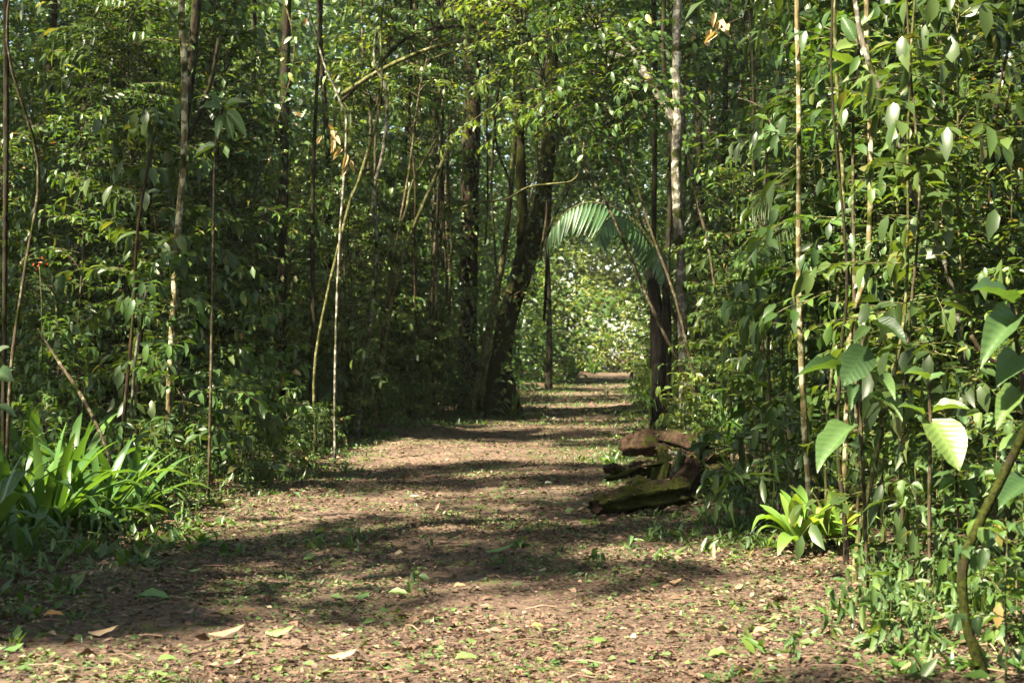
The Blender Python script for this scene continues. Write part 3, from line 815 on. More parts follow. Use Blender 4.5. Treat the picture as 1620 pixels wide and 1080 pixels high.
tag(obj('background_forest', mb.mesh('background_forest', M_fol, smooth=False)), kind='stuff')
print('mass', cnt, mb.n)

# ------------------------------------------------------------------ the air of the wood
HAZE = 0.0003
if HAZE > 0:
    m_, nt, out = newmat('haze')
    pv = N(nt, 'ShaderNodeVolumePrincipled'); pv.inputs['Color'].default_value = (.96, .96, .90, 1); pv.inputs['Density'].default_value = HAZE; pv.inputs['Anisotropy'].default_value = .3
    nt.links.new(pv.outputs[0], out.inputs['Volume'])
    hz = MB(); x0, x1, y0, y1, z0, z1 = -401, 401, -201, 601, -2, 46
    hz.add([(x0, y0, z0), (x1, y0, z0), (x1, y1, z0), (x0, y1, z0), (x0, y0, z1), (x1, y0, z1), (x1, y1, z1), (x0, y1, z1)], [(3, 2, 1, 0), (4, 5, 6, 7), (0, 1, 5, 4), (1, 2, 6, 5), (2, 3, 7, 6), (3, 0, 4, 7)])
    tag(obj('haze', hz.mesh('haze', m_, smooth=False)), kind='stuff')
    cy.volume_bounces = 0

# ------------------------------------------------------------------ single leaves
def blade(nseg, outline, fold, bend, name, mat, uv=True, cols=4):
    """unit leaf: length along x, width along y; bend: droop of the tip"""
    V = []; U = []
    for a in range(nseg + 1):
        t = a / nseg; w = outline(t)
        zz = -bend * t * t
        for b in range(cols + 1):
            v = (b / cols - .5) * 2
            V.append((t * (1 - .25 * bend * t), v * w * .5, zz + abs(v) * w * fold + .030 * math.sin(t * 15 + v * 2) * abs(v)))
            U.append((t, v * w * .5, 0))
    k = cols + 1
    Q = [(a * k + b, (a + 1) * k + b, (a + 1) * k + b + 1, a * k + b + 1) for a in range(nseg) for b in range(cols)]
    m = MB(); m.add(V, Q)
    return m.mesh(name, mat, uv=U)
ell = lambda t: max(.02, 2.05 * math.sqrt(max(t, 0)) * (1 - t) ** .75 * .93)
ovate = lambda t: max(.02, min(1, 1.15 * math.sin(math.pi * t ** .72) ** .85)) if 0 < t < 1 else .02
LEAF = [blade(7, ovate, .16, .16, 'leaf', M_single), blade(7, ovate, .20, .34, 'leaf', M_single), blade(6, ell, .08, .18, 'leaf', M_single)]

def leafy(name, label, cat, loc, H, cs, nb, bl, LL, ratio, space, seed, group=None, mats=None, scale=1.0, rz=0, **kw):
    """a plant whose leaves are parts"""
    st, p, d, n, L, W, r = plant(H, cs, nb, bl, LL, ratio, space, seed, **kw)
    root = thing(name, label, cat, loc, group)
    root.rotation_euler = (0, 0, rz)
    obj('stem', st.mesh('stem', M_stemg), root)
    for a in range(len(p)):
        o = obj('leaf', LEAF[a % 3], root); o.matrix_local = leafmat(p[a], d[a], n[a], L[a], W[a])
    return root

# broad-leaved plants on the right whose leaves one can pick apart
def big_leaf_plant(label, Ystem, stempix, leaves, mat=M_stem):
    """leaves: base px, tip px, width px, depth, facing (normal)"""
    b = P(*stempix[0][:2], Ystem); b[2] = float(G(b[0], b[1])) - .03
    root = thing('broad_leaved_plant', label, 'plant', b)
    pts = np.array([P(a, c, Ystem) for a, c, w in stempix]) - b; pts[0] = 0
    obj('stem', trunk_mesh(pts, [w / F * Ystem / 2 for a, c, w in stempix], mat, 7), root)
    for q, (bx, by, tx, ty, w, Yb, Yt, nn) in enumerate(leaves):
        a = P(bx, by, Yb) - b; t = P(tx, ty, Yt) - b
        L = np.linalg.norm(t - a)
        o = obj('leaf', LEAF[q % 3], root)
        o.matrix_local = leafmat(a, t - a, np.array(nn, float), L, w / F * Yb)
        near = pts[np.argmin(((pts - a) ** 2).sum(1))]
        V, Q, T_ = tube(catmull(np.array([near, (near + a) / 2 + np.array([0, 0, .015]), a]), 3), .0028, 5)
        m = MB(); m.add(V, Q, T_); obj('petiole', m.mesh('petiole', M_stemg), root)
    return root

big_leaf_plant('plant with huge ribbed oval leaves beside the right verge', 8.4, [(1470, 860, 7), (1470, 760, 6), (1472, 660, 6), (1468, 600, 5)], [
    (1473, 665, 1522, 735, 62, 8.4, 8.1, (.1, -1, .45)), (1474, 652, 1532, 628, 26, 8.4, 8.3, (0, -.35, 1)), (1462, 655, 1426, 628, 24, 8.4, 8.2, (-.1, -.5, 1)),
    (1468, 668, 1500, 690, 40, 8.45, 8.7, (.2, .3, 1)), (1466, 600, 1440, 575, 22, 8.4, 8.3, (0, -.5, 1)), (1470, 600, 1495, 585, 20, 8.4, 8.4, (0, -.4, 1))])
big_leaf_plant('plant with pale round hanging leaves above the right-hand bromeliad', 8.8, [(1372, 880, 6), (1366, 760, 6), (1362, 680, 5), (1362, 560, 5), (1378, 510, 4)], [
    (1350, 672, 1287, 730, 46, 8.8, 8.5, (-.5, -.7, .7)), (1330, 586, 1266, 566, 20, 8.8, 8.6, (0, -.45, 1)), (1372, 548, 1340, 600, 62, 8.8, 8.5, (.05, -1, .35)),
    (1345, 560, 1325, 592, 24, 8.8, 8.7, (-.2, -1, .5)), (1380, 512, 1440, 524, 30, 8.8, 8.6, (0, -.4, 1)), (1376, 516, 1352, 532, 24, 8.8, 8.6, (0, -.5, 1)),
    (1350, 608, 1348, 642, 22, 8.8, 8.6, (-.1, -1, .3)), (1382, 602, 1420, 606, 22, 8.8, 8.5, (.1, -.5, 1)), (1378, 640, 1392, 620, 16, 8.8, 8.6, (0, -.6, 1)), (1392, 642, 1384, 618, 20, 8.8, 8.6, (.2, -1, .6)), (1398, 632, 1432, 650, 22, 8.8, 8.6, (.1, -.6, 1)), (1342, 690, 1300, 705, 20, 8.9, 8.9, (-.2, -.2, 1))])
big_leaf_plant('out-of-focus broad-leaved plant touching the right picture edge', 7.0, [(1640, 900, 9), (1625, 700, 8), (1610, 560, 7), (1600, 470, 6)], [
    (1604, 480, 1545, 440, 46, 7, 6.8, (-.1, -.6, 1)), (1612, 500, 1555, 540, 50, 7, 6.7, (-.3, -.8, .7)), (1606, 470, 1660, 440, 50, 7, 6.8, (.1, -.6, 1)), (1614, 560, 1580, 600, 44, 7, 6.8, (-.3, -1, .5)),
    (1618, 620, 1575, 650, 40, 7, 6.8, (-.2, -.6, 1)), (1626, 690, 1580, 700, 38, 7, 6.9, (-.1, -.4, 1)), (1630, 760, 1580, 790, 40, 7, 6.8, (-.1, -.6, 1)), (1632, 780, 1680, 800, 40, 7, 6.8, (0, -.5, 1))])
big_leaf_plant('plant with drooping dark translucent leaves beneath the shaded palm', 13, [(1220, 690, 5), (1216, 560, 5), (1218, 470, 4), (1222, 420, 4)], [
    (1222, 440, 1182, 525, 26, 13, 12.9, (-.6, -.8, .4)), (1226, 440, 1246, 545, 28, 13, 12.9, (.5, -.8, .3)), (1222, 430, 1200, 400, 24, 13, 13, (0, -.4, 1)), (1224, 425, 1255, 410, 24, 13, 13, (0, -.4, 1)), (1220, 470, 1196, 462, 18, 13, 12.8, (0, -.6, 1)), (1220, 500, 1244, 470, 18, 13, 12.8, (0, -.6, 1))])
big_leaf_plant('plant with dark lobed leaves in the upper middle of the right shade', 13.5, [(1212, 700, 5), (1206, 450, 5), (1212, 260, 4), (1218, 190, 4)], [
    (1214, 205, 1184, 232, 24, 13.5, 13.4, (-.3, -.7, .7)), (1216, 205, 1238, 240, 24, 13.5, 13.4, (.3, -.8, .6)), (1218, 195, 1216, 232, 22, 13.5, 13.2, (0, -1, .6)), (1216, 190, 1190, 180, 18, 13.5, 13.5, (0, -.4, 1)), (1220, 190, 1248, 176, 18, 13.5, 13.5, (0, -.4, 1))])
big_leaf_plant('big-leaved shoot with long pale leaves, top right', 11, [(1358, 850, 6), (1352, 500, 6), (1350, 200, 5), (1356, 60, 5)], [
    (1354, 70, 1322, 75, 26, 11, 10.9, (-.2, -.8, .7)), (1356, 66, 1330, 20, 22, 11, 11, (-.5, -.6, .6)), (1358, 62, 1400, 50, 22, 11, 11, (0, -.4, 1)), (1354, 110, 1296, 70, 18, 11, 10.8, (-.2, -.6, 1)), (1354, 110, 1298, 104, 16, 11, 10.8, (0, -.6, 1)),
    (1356, 100, 1410, 130, 18, 11, 10.8, (.1, -.7, 1)), (1356, 40, 1385, 10, 18, 11, 11, (.3, -.8, .6)), (1352, 160, 1310, 175, 16, 11, 10.8, (-.1, -.6, 1))])
big_leaf_plant('small plant with grey-green rounded leaves below the ribbed-leaved plant', 8.6, [(1520, 880, 5), (1514, 780, 4), (1510, 740, 4)], [
    (1512, 745, 1500, 720, 16, 8.6, 8.5, (-.2, -.8, .8)), (1512, 748, 1545, 735, 22, 8.6, 8.5, (0, -.5, 1)), (1512, 752, 1478, 745, 18, 8.6, 8.5, (0, -.5, 1)), (1514, 760, 1484, 772, 20, 8.6, 8.4, (-.1, -.6, 1)), (1514, 765, 1548, 775, 22, 8.6, 8.4, (.1, -.6, 1)), (1516, 790, 1490, 800, 20, 8.6, 8.4, (0, -.6, 1))])
big_leaf_plant('plant with bluish hanging leaves against the shade, upper left', 14.5, [(330, 740, 5), (336, 480, 5), (340, 240, 4), (352, 170, 4)], [
    (352, 172, 315, 165, 20, 14.5, 14.4, (-.1, -.8, .8)), (356, 172, 385, 150, 16, 14.5, 14.4, (0, -.7, .9)), (352, 180, 340, 215, 18, 14.5, 14.3, (-.2, -1, .4)), (356, 182, 368, 218, 16, 14.5, 14.3, (.1, -1, .4)), (358, 178, 390, 206, 18, 14.5, 14.3, (.2, -1, .5)), (346, 165, 332, 140, 14, 14.5, 14.5, (0, -.6, 1)), (344, 230, 300, 245, 16, 14.5, 14.5, (0, -.6, 1))])
big_leaf_plant('single-stemmed plant with a wide round leaf at the left picture edge', 11, [(-14, 800, 5), (-8, 660, 5), (-4, 590, 4)], [
    (-4, 590, 18, 598, 26, 11, 10.8, (.2, -1, .4)), (-4, 600, 20, 575, 18, 11, 11, (.1, -.6, 1)), (-6, 640, 24, 650, 18, 11, 10.8, (.1, -.6, 1)), (-6, 560, 14, 545, 16, 11, 11, (0, -.6, 1))])
# shrubs whose leaves are parts, near the viewer on the right
for q, (px, Y, H, lab) in enumerate([(1590, 6.4, .75, 'blurred rounded-leaf shrub in the lower right corner'), (1600, 7.2, 1.1, 'light-leaved shrub behind the mossy bent stem'), (1450, 8.6, .8, 'leafy shrub at the foot of the ribbed-leaved plant'),
                                     (1400, 9.6, 1.0, 'shrub of narrow leaves right of the leaning tan stem'), (1560, 8.8, 1.5, 'tall shrub with oval leaves beside the blurred edge plant'), (1480, 10.2, 2.2, 'sunlit shrub behind the ribbed-leaved plant')]):
    x = (px - 810) / F * Y
    leafy('shrub', lab, 'shrub', (x, Y, float(G(x, Y)) - .02), H, .15, 9 if H < 1 else 13, .34 if H < 1.2 else .5, .085 if q != 3 else .12, .52 if q != 3 else .3, .075, 700 + q, sub=2, r0=.006, rz=q)

# seedlings and weeds along the verges, leaves as parts
n_seed = 0
SP = []
for a in range(165):
    side = -1 if rng.random() < .3 else 1
    Y = rng.uniform(7.2, 15)
    if a < 16: px = rng.uniform(150, 1300); Y = rng.uniform(7, 12)
    else:
        e = float(vl(Y) if side < 0 else vr(Y)); x = e + side * abs(rng.normal(.05, .45)) - side * .25
        px = 810 + x / Y * F
    if a >= 120: px = rng.normal(1440, 85); Y = rng.uniform(7.0, 9.4); side = 1
    x = (px - 810) / F * Y
    if 1165 < px < 1370 and 8.6 < Y < 11.2: continue
    if not (-20 < px < 1640) or (side > 0 and 12.5 < Y and px < 1130): continue
    if blocked(x, Y, .25, .02) and rng.random() < .4: continue
    SP.append((x, Y, px, side, a < 16))
for x, Y, px, side, onpath in SP:
    H = rng.uniform(.10, .42) * (.5 if onpath else 1)
    far = 'before' if Y < 8.6 else 'behind' if Y > 10.5 else 'beside'
    if onpath: where = 'on the open path, ' + ('left of its middle' if px < 560 else 'near its middle' if px < 900 else 'toward the logs')
    elif side < 0: where = 'on the left verge, ' + ('below the strap-leaved clump' if px < 200 else 'beyond the strap-leaved clump')
    elif px < 1240: where = f'{far} the bright bromeliad, on its path side'
    elif px < 1330: where = f'{far} the two bright bromeliads'
    elif px < 1400: where = f'{far} the leaning tan stem on the verge'
    elif px < 1460: where = f'{far} the foot of the ribbed-leaved plant'
    elif px < 1520: where = f'{far} the ribbed-leaved plant, toward the corner'
    elif px < 1570: where = f'{far} the mossy bent stem'
    else: where = f'{far} the blurred corner shrub'
    lab = 'small green seedling ' + where
    leafy('seedling', lab, 'seedling', (x, Y, float(G(x, Y))), H, .3, int(rng.integers(3, 6)), .05, rng.uniform(.06, .11), rng.uniform(.35, .5), .06, int(rng.integers(1e6)), group=lab, sub=0, r0=.003, rz=rng.uniform(0, 6))
    n_seed += 1
print('seedlings', n_seed)

# ------------------------------------------------------------------ strap-leaved plants
def strap(e0, bend, tipfold, L=1.0, w=.10, seg=9):
    pts = [np.zeros(2)]; e = e0
    for a in range(seg):
        pts.append(pts[-1] + np.array([math.cos(e), math.sin(e)]) / seg); e -= bend / seg * (.5 + a / seg) + (tipfold / 2 if a in (seg - 4, seg - 3) else 0)
    V = []
    for a, p in enumerate(pts):
        t = a / seg; ww = w * (.62 + .5 * math.sin(math.pi * min(1, t * 1.05) ** .9)) * (1 if t < .8 else max(.05, (1 - t) / .2) ** .6)
        for v in (-1, 0, 1): V.append((p[0], v * ww / 2, p[1] + abs(v) * ww * .18))
    Q = [(a * 3 + b, (a + 1) * 3 + b, (a + 1) * 3 + b + 1, a * 3 + b + 1) for a in range(seg) for b in range(2)]
    return V, Q
def strap_set(mat, w):
    out = []
    for e0, bd, tf in [(1.40, .5, 0), (1.25, 1.0, 0), (1.05, 1.5, .3), (.85, 1.6, .8), (.70, 1.9, .5), (.5, 1.5, .2), (1.15, 1.3, 1.3), (.95, .5, 0)]:
        m = MB(); m.add(*strap(e0, bd, tf, w=w)); out.append(m.mesh('leaf', mat))
    return out
ST_D = strap_set(M_strap, .085); ST_B = strap_set(M_strapb, .19); ST_N = strap_set(M_strap, .045)

def rosette(label, px, py, n, L, meshes, name='strap_leaved_plant', cat='plant', lift=0.0, seed=0, group=None, loc=None, spread=.03):
    r = np.random.default_rng(seed)
    b = gp(px, py) if loc is None else np.array(loc)
    root = thing(name, label, cat, b - np.array([0, 0, .02]), group)
    az = r.uniform(0, 6)
    if lift > 0:
        V, Q, T_ = tube(np.array([[0, 0, -.02], [r.normal(0, .02), 0, lift * .5], [0, 0, lift]]), [.045, .03, .03], 9, .3)
        m = MB(); m.add(V, Q, T_); obj('stem', m.mesh('stem', M_bdark), root)
    order = np.linspace(0, 1, n)
    seq = [0, 1, 7, 1, 6, 2, 3, 2, 4, 5]
    for a in range(n):
        k = seq[min(len(seq) - 1, int(order[a] * len(seq)))]
        if r.random() < .25: k = int(r.integers(8))
        az += 2.4 + r.normal(0, .3)
        l = L * r.uniform(.65, 1.15)
        o = obj('leaf', meshes[k], root)
        o.location = (math.cos(az) * spread, math.sin(az) * spread, lift + r.uniform(0, .03))
        o.rotation_euler = (r.normal(0, .18), r.normal(0, .12), az); o.scale = (l, l * r.uniform(.8, 1.15), l)
    return root
B = 'bromeliad'
rosette('bright yellow-green bromeliad by the right verge, leaning over the path', 1262, 878, 30, .46, ST_B, B, B, .10, 1)
rosette('second bright bromeliad, close behind the right verge one', 1318, 868, 24, .44, ST_B, B, B, .09, 2)
rosette('sunlit yellow-green bromeliad at the foot of the yellow-lichened sapling', 258, 752, 22, .62, ST_B, B, B, .10, 3)
rosette('smaller half-lit bromeliad right of the sunlit one on the left verge', 305, 748, 14, .55, ST_D, B, B, .05, 4)
for q, (px, py, n, L, lab) in enumerate([(70, 842, 26, .85, 'large dark strap-leaved plant in the middle of the left clump'), (150, 838, 24, .80, 'dark strap-leaved plant spilling over the left path edge'), (15, 830, 22, .85, 'dark strap-leaved plant at the left edge of the clump'),
                                         (200, 815, 20, .68, 'dark strap-leaved plant at the right end of the left clump'), (110, 800, 22, .95, 'tall strap-leaved plant at the back of the left clump'), (50, 780, 20, .95, 'tall strap-leaved plant behind the clump near the left edge'),
                                         (170, 775, 18, .80, 'half-hidden strap-leaved plant behind the left clump'), (-30, 870, 20, .8, 'strap-leaved plant cut by the left picture edge'), (30, 880, 12, .42, 'small strap-leaved plant in front of the left clump'), (235, 800, 14, .5, 'small strap-leaved plant ending the left clump beside the path'), (285, 772, 14, .5, 'strap-leaved plant just below the smaller half-lit bromeliad'), (340, 752, 12, .45, 'outlying strap-leaved plant rightmost on the left verge')]):
    rosette(lab, px, py, int(n * 1.5), L * 1.12, ST_D, seed=20 + q, spread=.09)
for q, (px, py, n, L, lift, lab) in enumerate([(1190, 715, 18, .85, .75, 'tall dark bromeliad on a stump right of the log pile'), (1150, 735, 16, .75, .25, 'dark arching bromeliad beside the log pile'), (1175, 800, 18, .5, .05, 'dark strap-leaved plant in front of the tall bromeliad'),
                                               (1240, 770, 18, .75, .1, 'dark broad-bladed plant behind the bright bromeliad'), (1135, 790, 14, .45, .05, 'small strap-leaved plant at the right end of the logs'), (1215, 745, 16, .85, .2, 'dark leafy bromeliad in the shade behind the tall one')]):
    rosette(lab, px, py, n, L, ST_D, B if lift > .2 else 'strap_leaved_plant', B if lift > .2 else 'plant', lift, 40 + q)
pq = P(1034, 640, 25.7)
rosette('bromeliad perched on the left side of the black trunk', 0, 0, 18, .75, ST_N, B, B, 0, 60, loc=pq)
rosette('narrow-leaved bromeliad perched lower on the black trunk', 0, 0, 12, .7, ST_N, B, B, 0, 61, loc=P(1030, 662, 25.6))
rosette('green tuft of leaves perched on the reddish trunk', 0, 0, 12, .65, ST_D, B, B, 0, 62, loc=P(762, 545, 36))
rosette('bright tuft of leaves perched high on the dark trunk, upper left', 0, 0, 12, .48, ST_B, B, B, 0, 63, loc=P(133, 118, 23.6))
rosette('hanging tuft of narrow leaves high on the reddish trunk', 0, 0, 14, .7, ST_N, B, B, 0, 64, loc=P(768, 330, 36))
rosette('narrow-leaved tuft on the left verge below the leaning stems', 505, 700, 14, .6, ST_N, seed=65)
rosette('strap-leaved plant by the far left bend of the path', 940, 592, 16, 1.6, ST_D, seed=66)
rosette('pale strap-leaved plant at the far end of the path', 905, 602, 14, 1.5, ST_B, seed=67)
rosette('strap-leaved tuft beside the base of the leaning mossy tree', 812, 664, 14, .8, ST_D, seed=68)

# ------------------------------------------------------------------ palms
def leaflet_mesh():
    V = []; seg = 5
    for a in range(seg + 1):
        t = a / seg; w = .5 * min(1, .35 + 3 * t) * (1 - t ** 2.2) + .015
        for v in (-1, 0, 1): V.append((t - .1 * t ** 3, v * w, -.16 * t * t - (1 - abs(v)) * .012))
    Q = [(a * 3 + b, (a + 1) * 3 + b, (a + 1) * 3 + b + 1, a * 3 + b + 1) for a in range(seg) for b in range(2)]
    m = MB(); m.add(V, Q); return m.mesh('leaflet', M_palm)
LFT = leaflet_mesh()
def frond(root, b, pix, nl, Lmax, wid, hang=.8, fwd=.4, sub=True, start=.15, seed=0, up=(0, 0, 1)):
    r = np.random.default_rng(seed)
    pts = catmull(np.array([P(a, c, Y) for a, c, Y in pix]) - b, 6)
    m = MB(); V, Q, T_ = tube(pts, np.linspace(.018, .004, len(pts)), 6); m.add(V, Q, T_)
    fr = obj('frond', m.mesh('rachis', M_stemg), root)
    seglen = np.concatenate([[0], np.cumsum(np.linalg.norm(np.diff(pts, axis=0), axis=1))]); tot = seglen[-1]
    tan = nrmz(np.gradient(pts, axis=0))
    mb_ = MB()
    for s in (-1, 1):
        for a in range(nl):
            t = start + (1 - start) * (a + .5 * (s > 0) * .5) / nl
            p = np.array([np.interp(t * tot, seglen, pts[:, i]) for i in range(3)]); d = nrmz(np.array([np.interp(t * tot, seglen, tan[:, i]) for i in range(3)]))
            side = nrmz(np.cross(d, np.array(up, float))) * s
            L = Lmax * (math.sin(math.pi * (.18 + .74 * t)) ** .7) * r.uniform(.9, 1.08)
            dd = nrmz(side * .75 + d * (fwd + .5 * t) + np.array([0, 0, -hang]) + r.normal(0, .05, 3))
            n = nrmz(np.cross(dd, d) * s + r.normal(0, .08, 3)); n = n if n[2] > 0 else -n
            if sub:
                o = obj('leaflet', LFT, fr); o.matrix_local = leafmat(p, dd, n, L, wid)
            else:
                leaf_cloud(mb_, p[None], dd[None], n[None], np.array([L]), np.array([wid]), TL8, np.array([r.uniform(.2, .8)]))
    if not sub:
        tag(obj('leaflets', mb_.mesh('leaflets', M_frond), fr), kind='stuff')
    return fr
pb = P(1054, 690, 25.2); pb[2] = float(G(pb[0], pb[1]))
palm = thing('palm', 'palm arching its feathery fronds over the path like a gateway', 'palm', pb)
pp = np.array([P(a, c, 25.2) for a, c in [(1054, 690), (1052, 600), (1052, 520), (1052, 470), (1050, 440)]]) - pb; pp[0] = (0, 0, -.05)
obj('trunk', trunk_mesh(pp, [.09, .07, .06, .05, .03], M_bshade, 9), palm)
frond(palm, pb, [(1050, 445, 25.2), (1040, 400, 25.1), (1012, 358, 25), (975, 330, 24.9), (935, 320, 24.8), (900, 332, 24.7), (876, 358, 24.6), (866, 378, 24.6)], 32, .86, .062, hang=1.25, seed=1)
frond(palm, pb, [(1050, 445, 25.2), (1030, 390, 24.9), (1000, 352, 24.5), (972, 342, 24.1), (955, 356, 23.7), (948, 385, 23.5)], 30, .72, .05, hang=.75, fwd=.6, start=.4, seed=2)
frond(palm, pb, [(1052, 450, 25.1), (1050, 410, 24.8), (1040, 385, 24.5), (1042, 400, 24.1), (1052, 440, 23.9)], 22, .5, .055, hang=.8, seed=4, start=.3)
def small_palm(label, px, Y, tips, hub, L, seed):
    b = np.array([(px - 810) / F * Y, Y, 0]); b[2] = float(G(b[0], b[1]))
    root = thing('understorey_palm', label, 'palm', b)
    h = P(hub[0], hub[1], Y) - b
    obj('stem', trunk_mesh(np.array([[0, 0, -.05], h * .5 + np.array([.03, 0, 0]), h]), [.02, .018, .015], M_stem, 7), root)
    for q, (mx, my, tx, ty, dy) in enumerate(tips):
        frond(root, b, [(hub[0], hub[1], Y), (mx, my, Y + dy * .5), (tx, ty, Y + dy)], 26, L, .024, hang=.25, fwd=.55, sub=False, seed=seed + q)
small_palm('shaded fine-leaved palm between lichen-flecked and pale yellow trunks', 1300, 13.4, [(1250, 290, 1190, 330, -.4), (1270, 330, 1200, 400, -.8), (1360, 250, 1420, 290, -.4), (1350, 290, 1400, 360, -.9), (1300, 210, 1330, 170, .5), (1260, 240, 1215, 230, .6)], (1305, 300), .42, 70)
small_palm('half-lit fine-leaved palm behind the whitish slanting stem', 1440, 12.4, [(1400, 350, 1360, 390, -.5), (1480, 340, 1520, 380, -.5), (1430, 320, 1400, 280, .3), (1460, 330, 1490, 290, .3), (1440, 380, 1430, 440, -.8)], (1445, 370), .38, 80)
small_palm('dark fine-leaved palm behind the left strap-leaved clump', 90, 17.5, [(50, 490, 5, 500, .3), (130, 490, 175, 520, .2), (85, 470, 60, 440, .4)], (92, 525), .30, 90)
small_palm('feathery palm by the foot of the straight dark trunk', 500, 24, [(480, 585, 455, 605, -.4), (520, 585, 548, 600, -.4), (500, 575, 495, 550, .3), (508, 600, 525, 625, -.6)], (500, 600), .42, 110)

# ------------------------------------------------------------------ the log pile
LOGTOP = []
def log(label, pix, mat, name='log', face=True, seed=0):
    r = np.random.default_rng(seed + len(label))
    pts = np.array([P(a, c, Y) for a, c, w, Y in pix]); rad = np.array([w / F * Y / 2 for a, c, w, Y in pix])
    b = pts.mean(0)
    root = thing(name, label, 'log' if name == 'log' else 'branch', b)
    c = catmull(np.hstack([pts - b, rad[:, None]]), 10)
    S = 30; n = len(c)
    ridge = r.normal(0, .11, S)
    tan = nrmz(np.gradient(c[:, :3], axis=0)); a = nrmz(np.cross(tan, np.array([0, 0, 1.0]) if abs(tan[0][2]) < .8 else np.array([1.0, 0, 0]))); bb = np.cross(tan, a)
    th = np.arange(S) / S * 2 * np.pi
    drift = np.cumsum(r.normal(0, .035, (n, S)), 0); drift -= drift.mean()
    lump = .10 * np.sin(np.arange(n)[:, None] * .55 + r.uniform(0, 6) + np.cos(th)[None] * 1.5)
    rr = c[:, 3:4] * (1 + ridge[None] + drift * .6 + lump + r.normal(0, .05, (n, S)))
    jag = np.zeros((n, S)); jag[0] = -r.uniform(0, .05, S); jag[-1] = r.uniform(0, .05, S)     # broken ends
    V = c[:, None, :3] + a[:, None] * (np.cos(th)[None, :, None] * rr[..., None]) + bb[:, None] * (np.sin(th)[None, :, None] * rr[..., None]) + tan[:, None] * jag[..., None]
    i_ = np.arange(n - 1)[:, None] * S; j_ = np.arange(S)[None]; j2 = (j_ + 1) % S
    m = MB(); m.add(V.reshape(-1, 3), np.stack([i_ + j_, i_ + j2, i_ + S + j2, i_ + S + j_], -1).reshape(-1, 4))
    bk = obj('bark', m.mesh('bark', mat), root)
    top_ = V.reshape(-1, 3); top_ = top_[r.integers(0, len(top_), 60)]; LOGTOP.append((top_ + b)[top_[:, 2] > np.median(V[..., 2])])
    for e, s_ in ((0, 1), (-1, -1)):
        t = tan[e] * s_
        ctr = c[e, :3] + t * (.03 if face else .0)
        ring = V[e] * .9 + ctr * .1 + t * .02
        m = MB(); m.add(np.vstack([ring, ctr[None]]), None, [(S, k, (k + 1) % S) for k in range(S)])
        obj('broken_end', m.mesh('broken_end', M_heart), root)
    return root
log('thick mossy log lying foremost in the log pile', [(944, 801, 24, 13.55), (958, 797, 35, 13.65), (1000, 790, 39, 13.8), (1045, 783, 40, 13.9), (1078, 777, 36, 14.0)], M_bmoss)
log('dark tilted log behind the foremost mossy one', [(1062, 797, 38, 14.5), (1080, 768, 36, 14.7), (1096, 738, 30, 14.9)], M_log, seed=1)
log('short dark brown log at the upper left of the pile', [(990, 706, 28, 16.4), (1008, 702, 36, 16.3), (1046, 700, 34, 16.3)], M_log, seed=2)
log('dark hollow-ended log at the upper right of the pile', [(1054, 694, 30, 16.2), (1074, 698, 34, 15.9), (1094, 706, 30, 15.6), (1113, 712, 24, 15.3)], M_log, seed=3)
log('mossy stump leaning upright in the middle of the pile', [(1036, 780, 40, 15), (1044, 752, 27, 15), (1052, 728, 22, 15.1), (1046, 708, 13, 15.2)], M_bmoss, face=False, seed=4)
log('thin broken branch resting on the mossy log', [(963, 757, 7, 14.5), (985, 751, 9, 14.6), (1010, 740, 8, 14.8), (1045, 733, 8, 15)], M_bmoss, 'branch', False, 5)
log('dark log end at the right of the pile, half hidden by leaves', [(1090, 795, 34, 14.6), (1112, 774, 36, 14.9), (1136, 752, 32, 15.3)], M_log, seed=6)
log('slim dark log lying behind the hollow-ended one', [(1072, 724, 14, 15.4), (1105, 727, 16, 15.4), (1142, 724, 14, 15.5)], M_bmoss, seed=7)
log('small rotten wood chunk left of the pile', [(960, 742, 12, 15.2), (973, 741, 17, 15.2), (990, 748, 12, 15.2)], M_log, seed=8)
log('small mossy chunk in front of the leaning stump', [(998, 768, 16, 14.5), (1012, 763, 22, 14.5), (1030, 770, 15, 14.5)], M_bmoss, seed=9)
log('pale splintered stick poking out of the log pile', [(1070, 742, 7, 14.6), (1080, 726, 7, 14.6), (1078, 718, 8, 14.7), (1062, 716, 6, 14.8)], M_bpale, 'branch', False, 10)
log('short rotten log on the ground behind the mossy one', [(1000, 745, 20, 15.2), (1022, 742, 26, 15.3), (1040, 745, 22, 15.3)], M_log, seed=11)
# seedlings that push up between the logs
# ------------------------------------------------------------------ loose branches, lianas, dead leaves
def liana(label, pix, m, cat='liana', name='liana', group=None):
    pts = np.array([P(a, c, Y) for a, c, w, Y in pix]); b = pts[0].copy()
    root = thing(name, label, cat, b, group)
    obj('stem', trunk_mesh(pts - b, [w / F * Y / 2 for a, c, w, Y in pix], m, 6), root)
    return root
liana('pale twisted horizontal branch above the palm frond', [(720, 330, 3, 25), (770, 318, 3, 24.5), (800, 315, 3, 24), (835, 296, 3, 24), (870, 291, 3, 24), (905, 286, 3, 24), (918, 265, 2.5, 24), (924, 225, 2, 24)], M_stemg, 'branch', 'branch')
liana('long dark branch arching across the upper middle', [(540, 160, 6, 27), (590, 110, 6, 27), (640, 62, 6, 27), (700, 42, 6, 27), (780, 45, 5, 27), (840, 55, 4, 27)], M_bdark, 'branch', 'branch')
liana('lighter branch arching just below the long dark branch', [(540, 150, 8, 26), (600, 112, 7, 26), (670, 80, 6, 26), (740, 62, 6, 26), (820, 60, 4, 26)], M_stemg, 'branch', 'branch')
liana('thin orange-brown bent twig left of the lichen-flecked trunk', [(1168, 155, 3, 12.5), (1190, 162, 3, 12.5), (1212, 171, 3, 12.4), (1240, 163, 3, 12.3), (1262, 160, 3, 12)], M_stem, 'branch', 'branch')
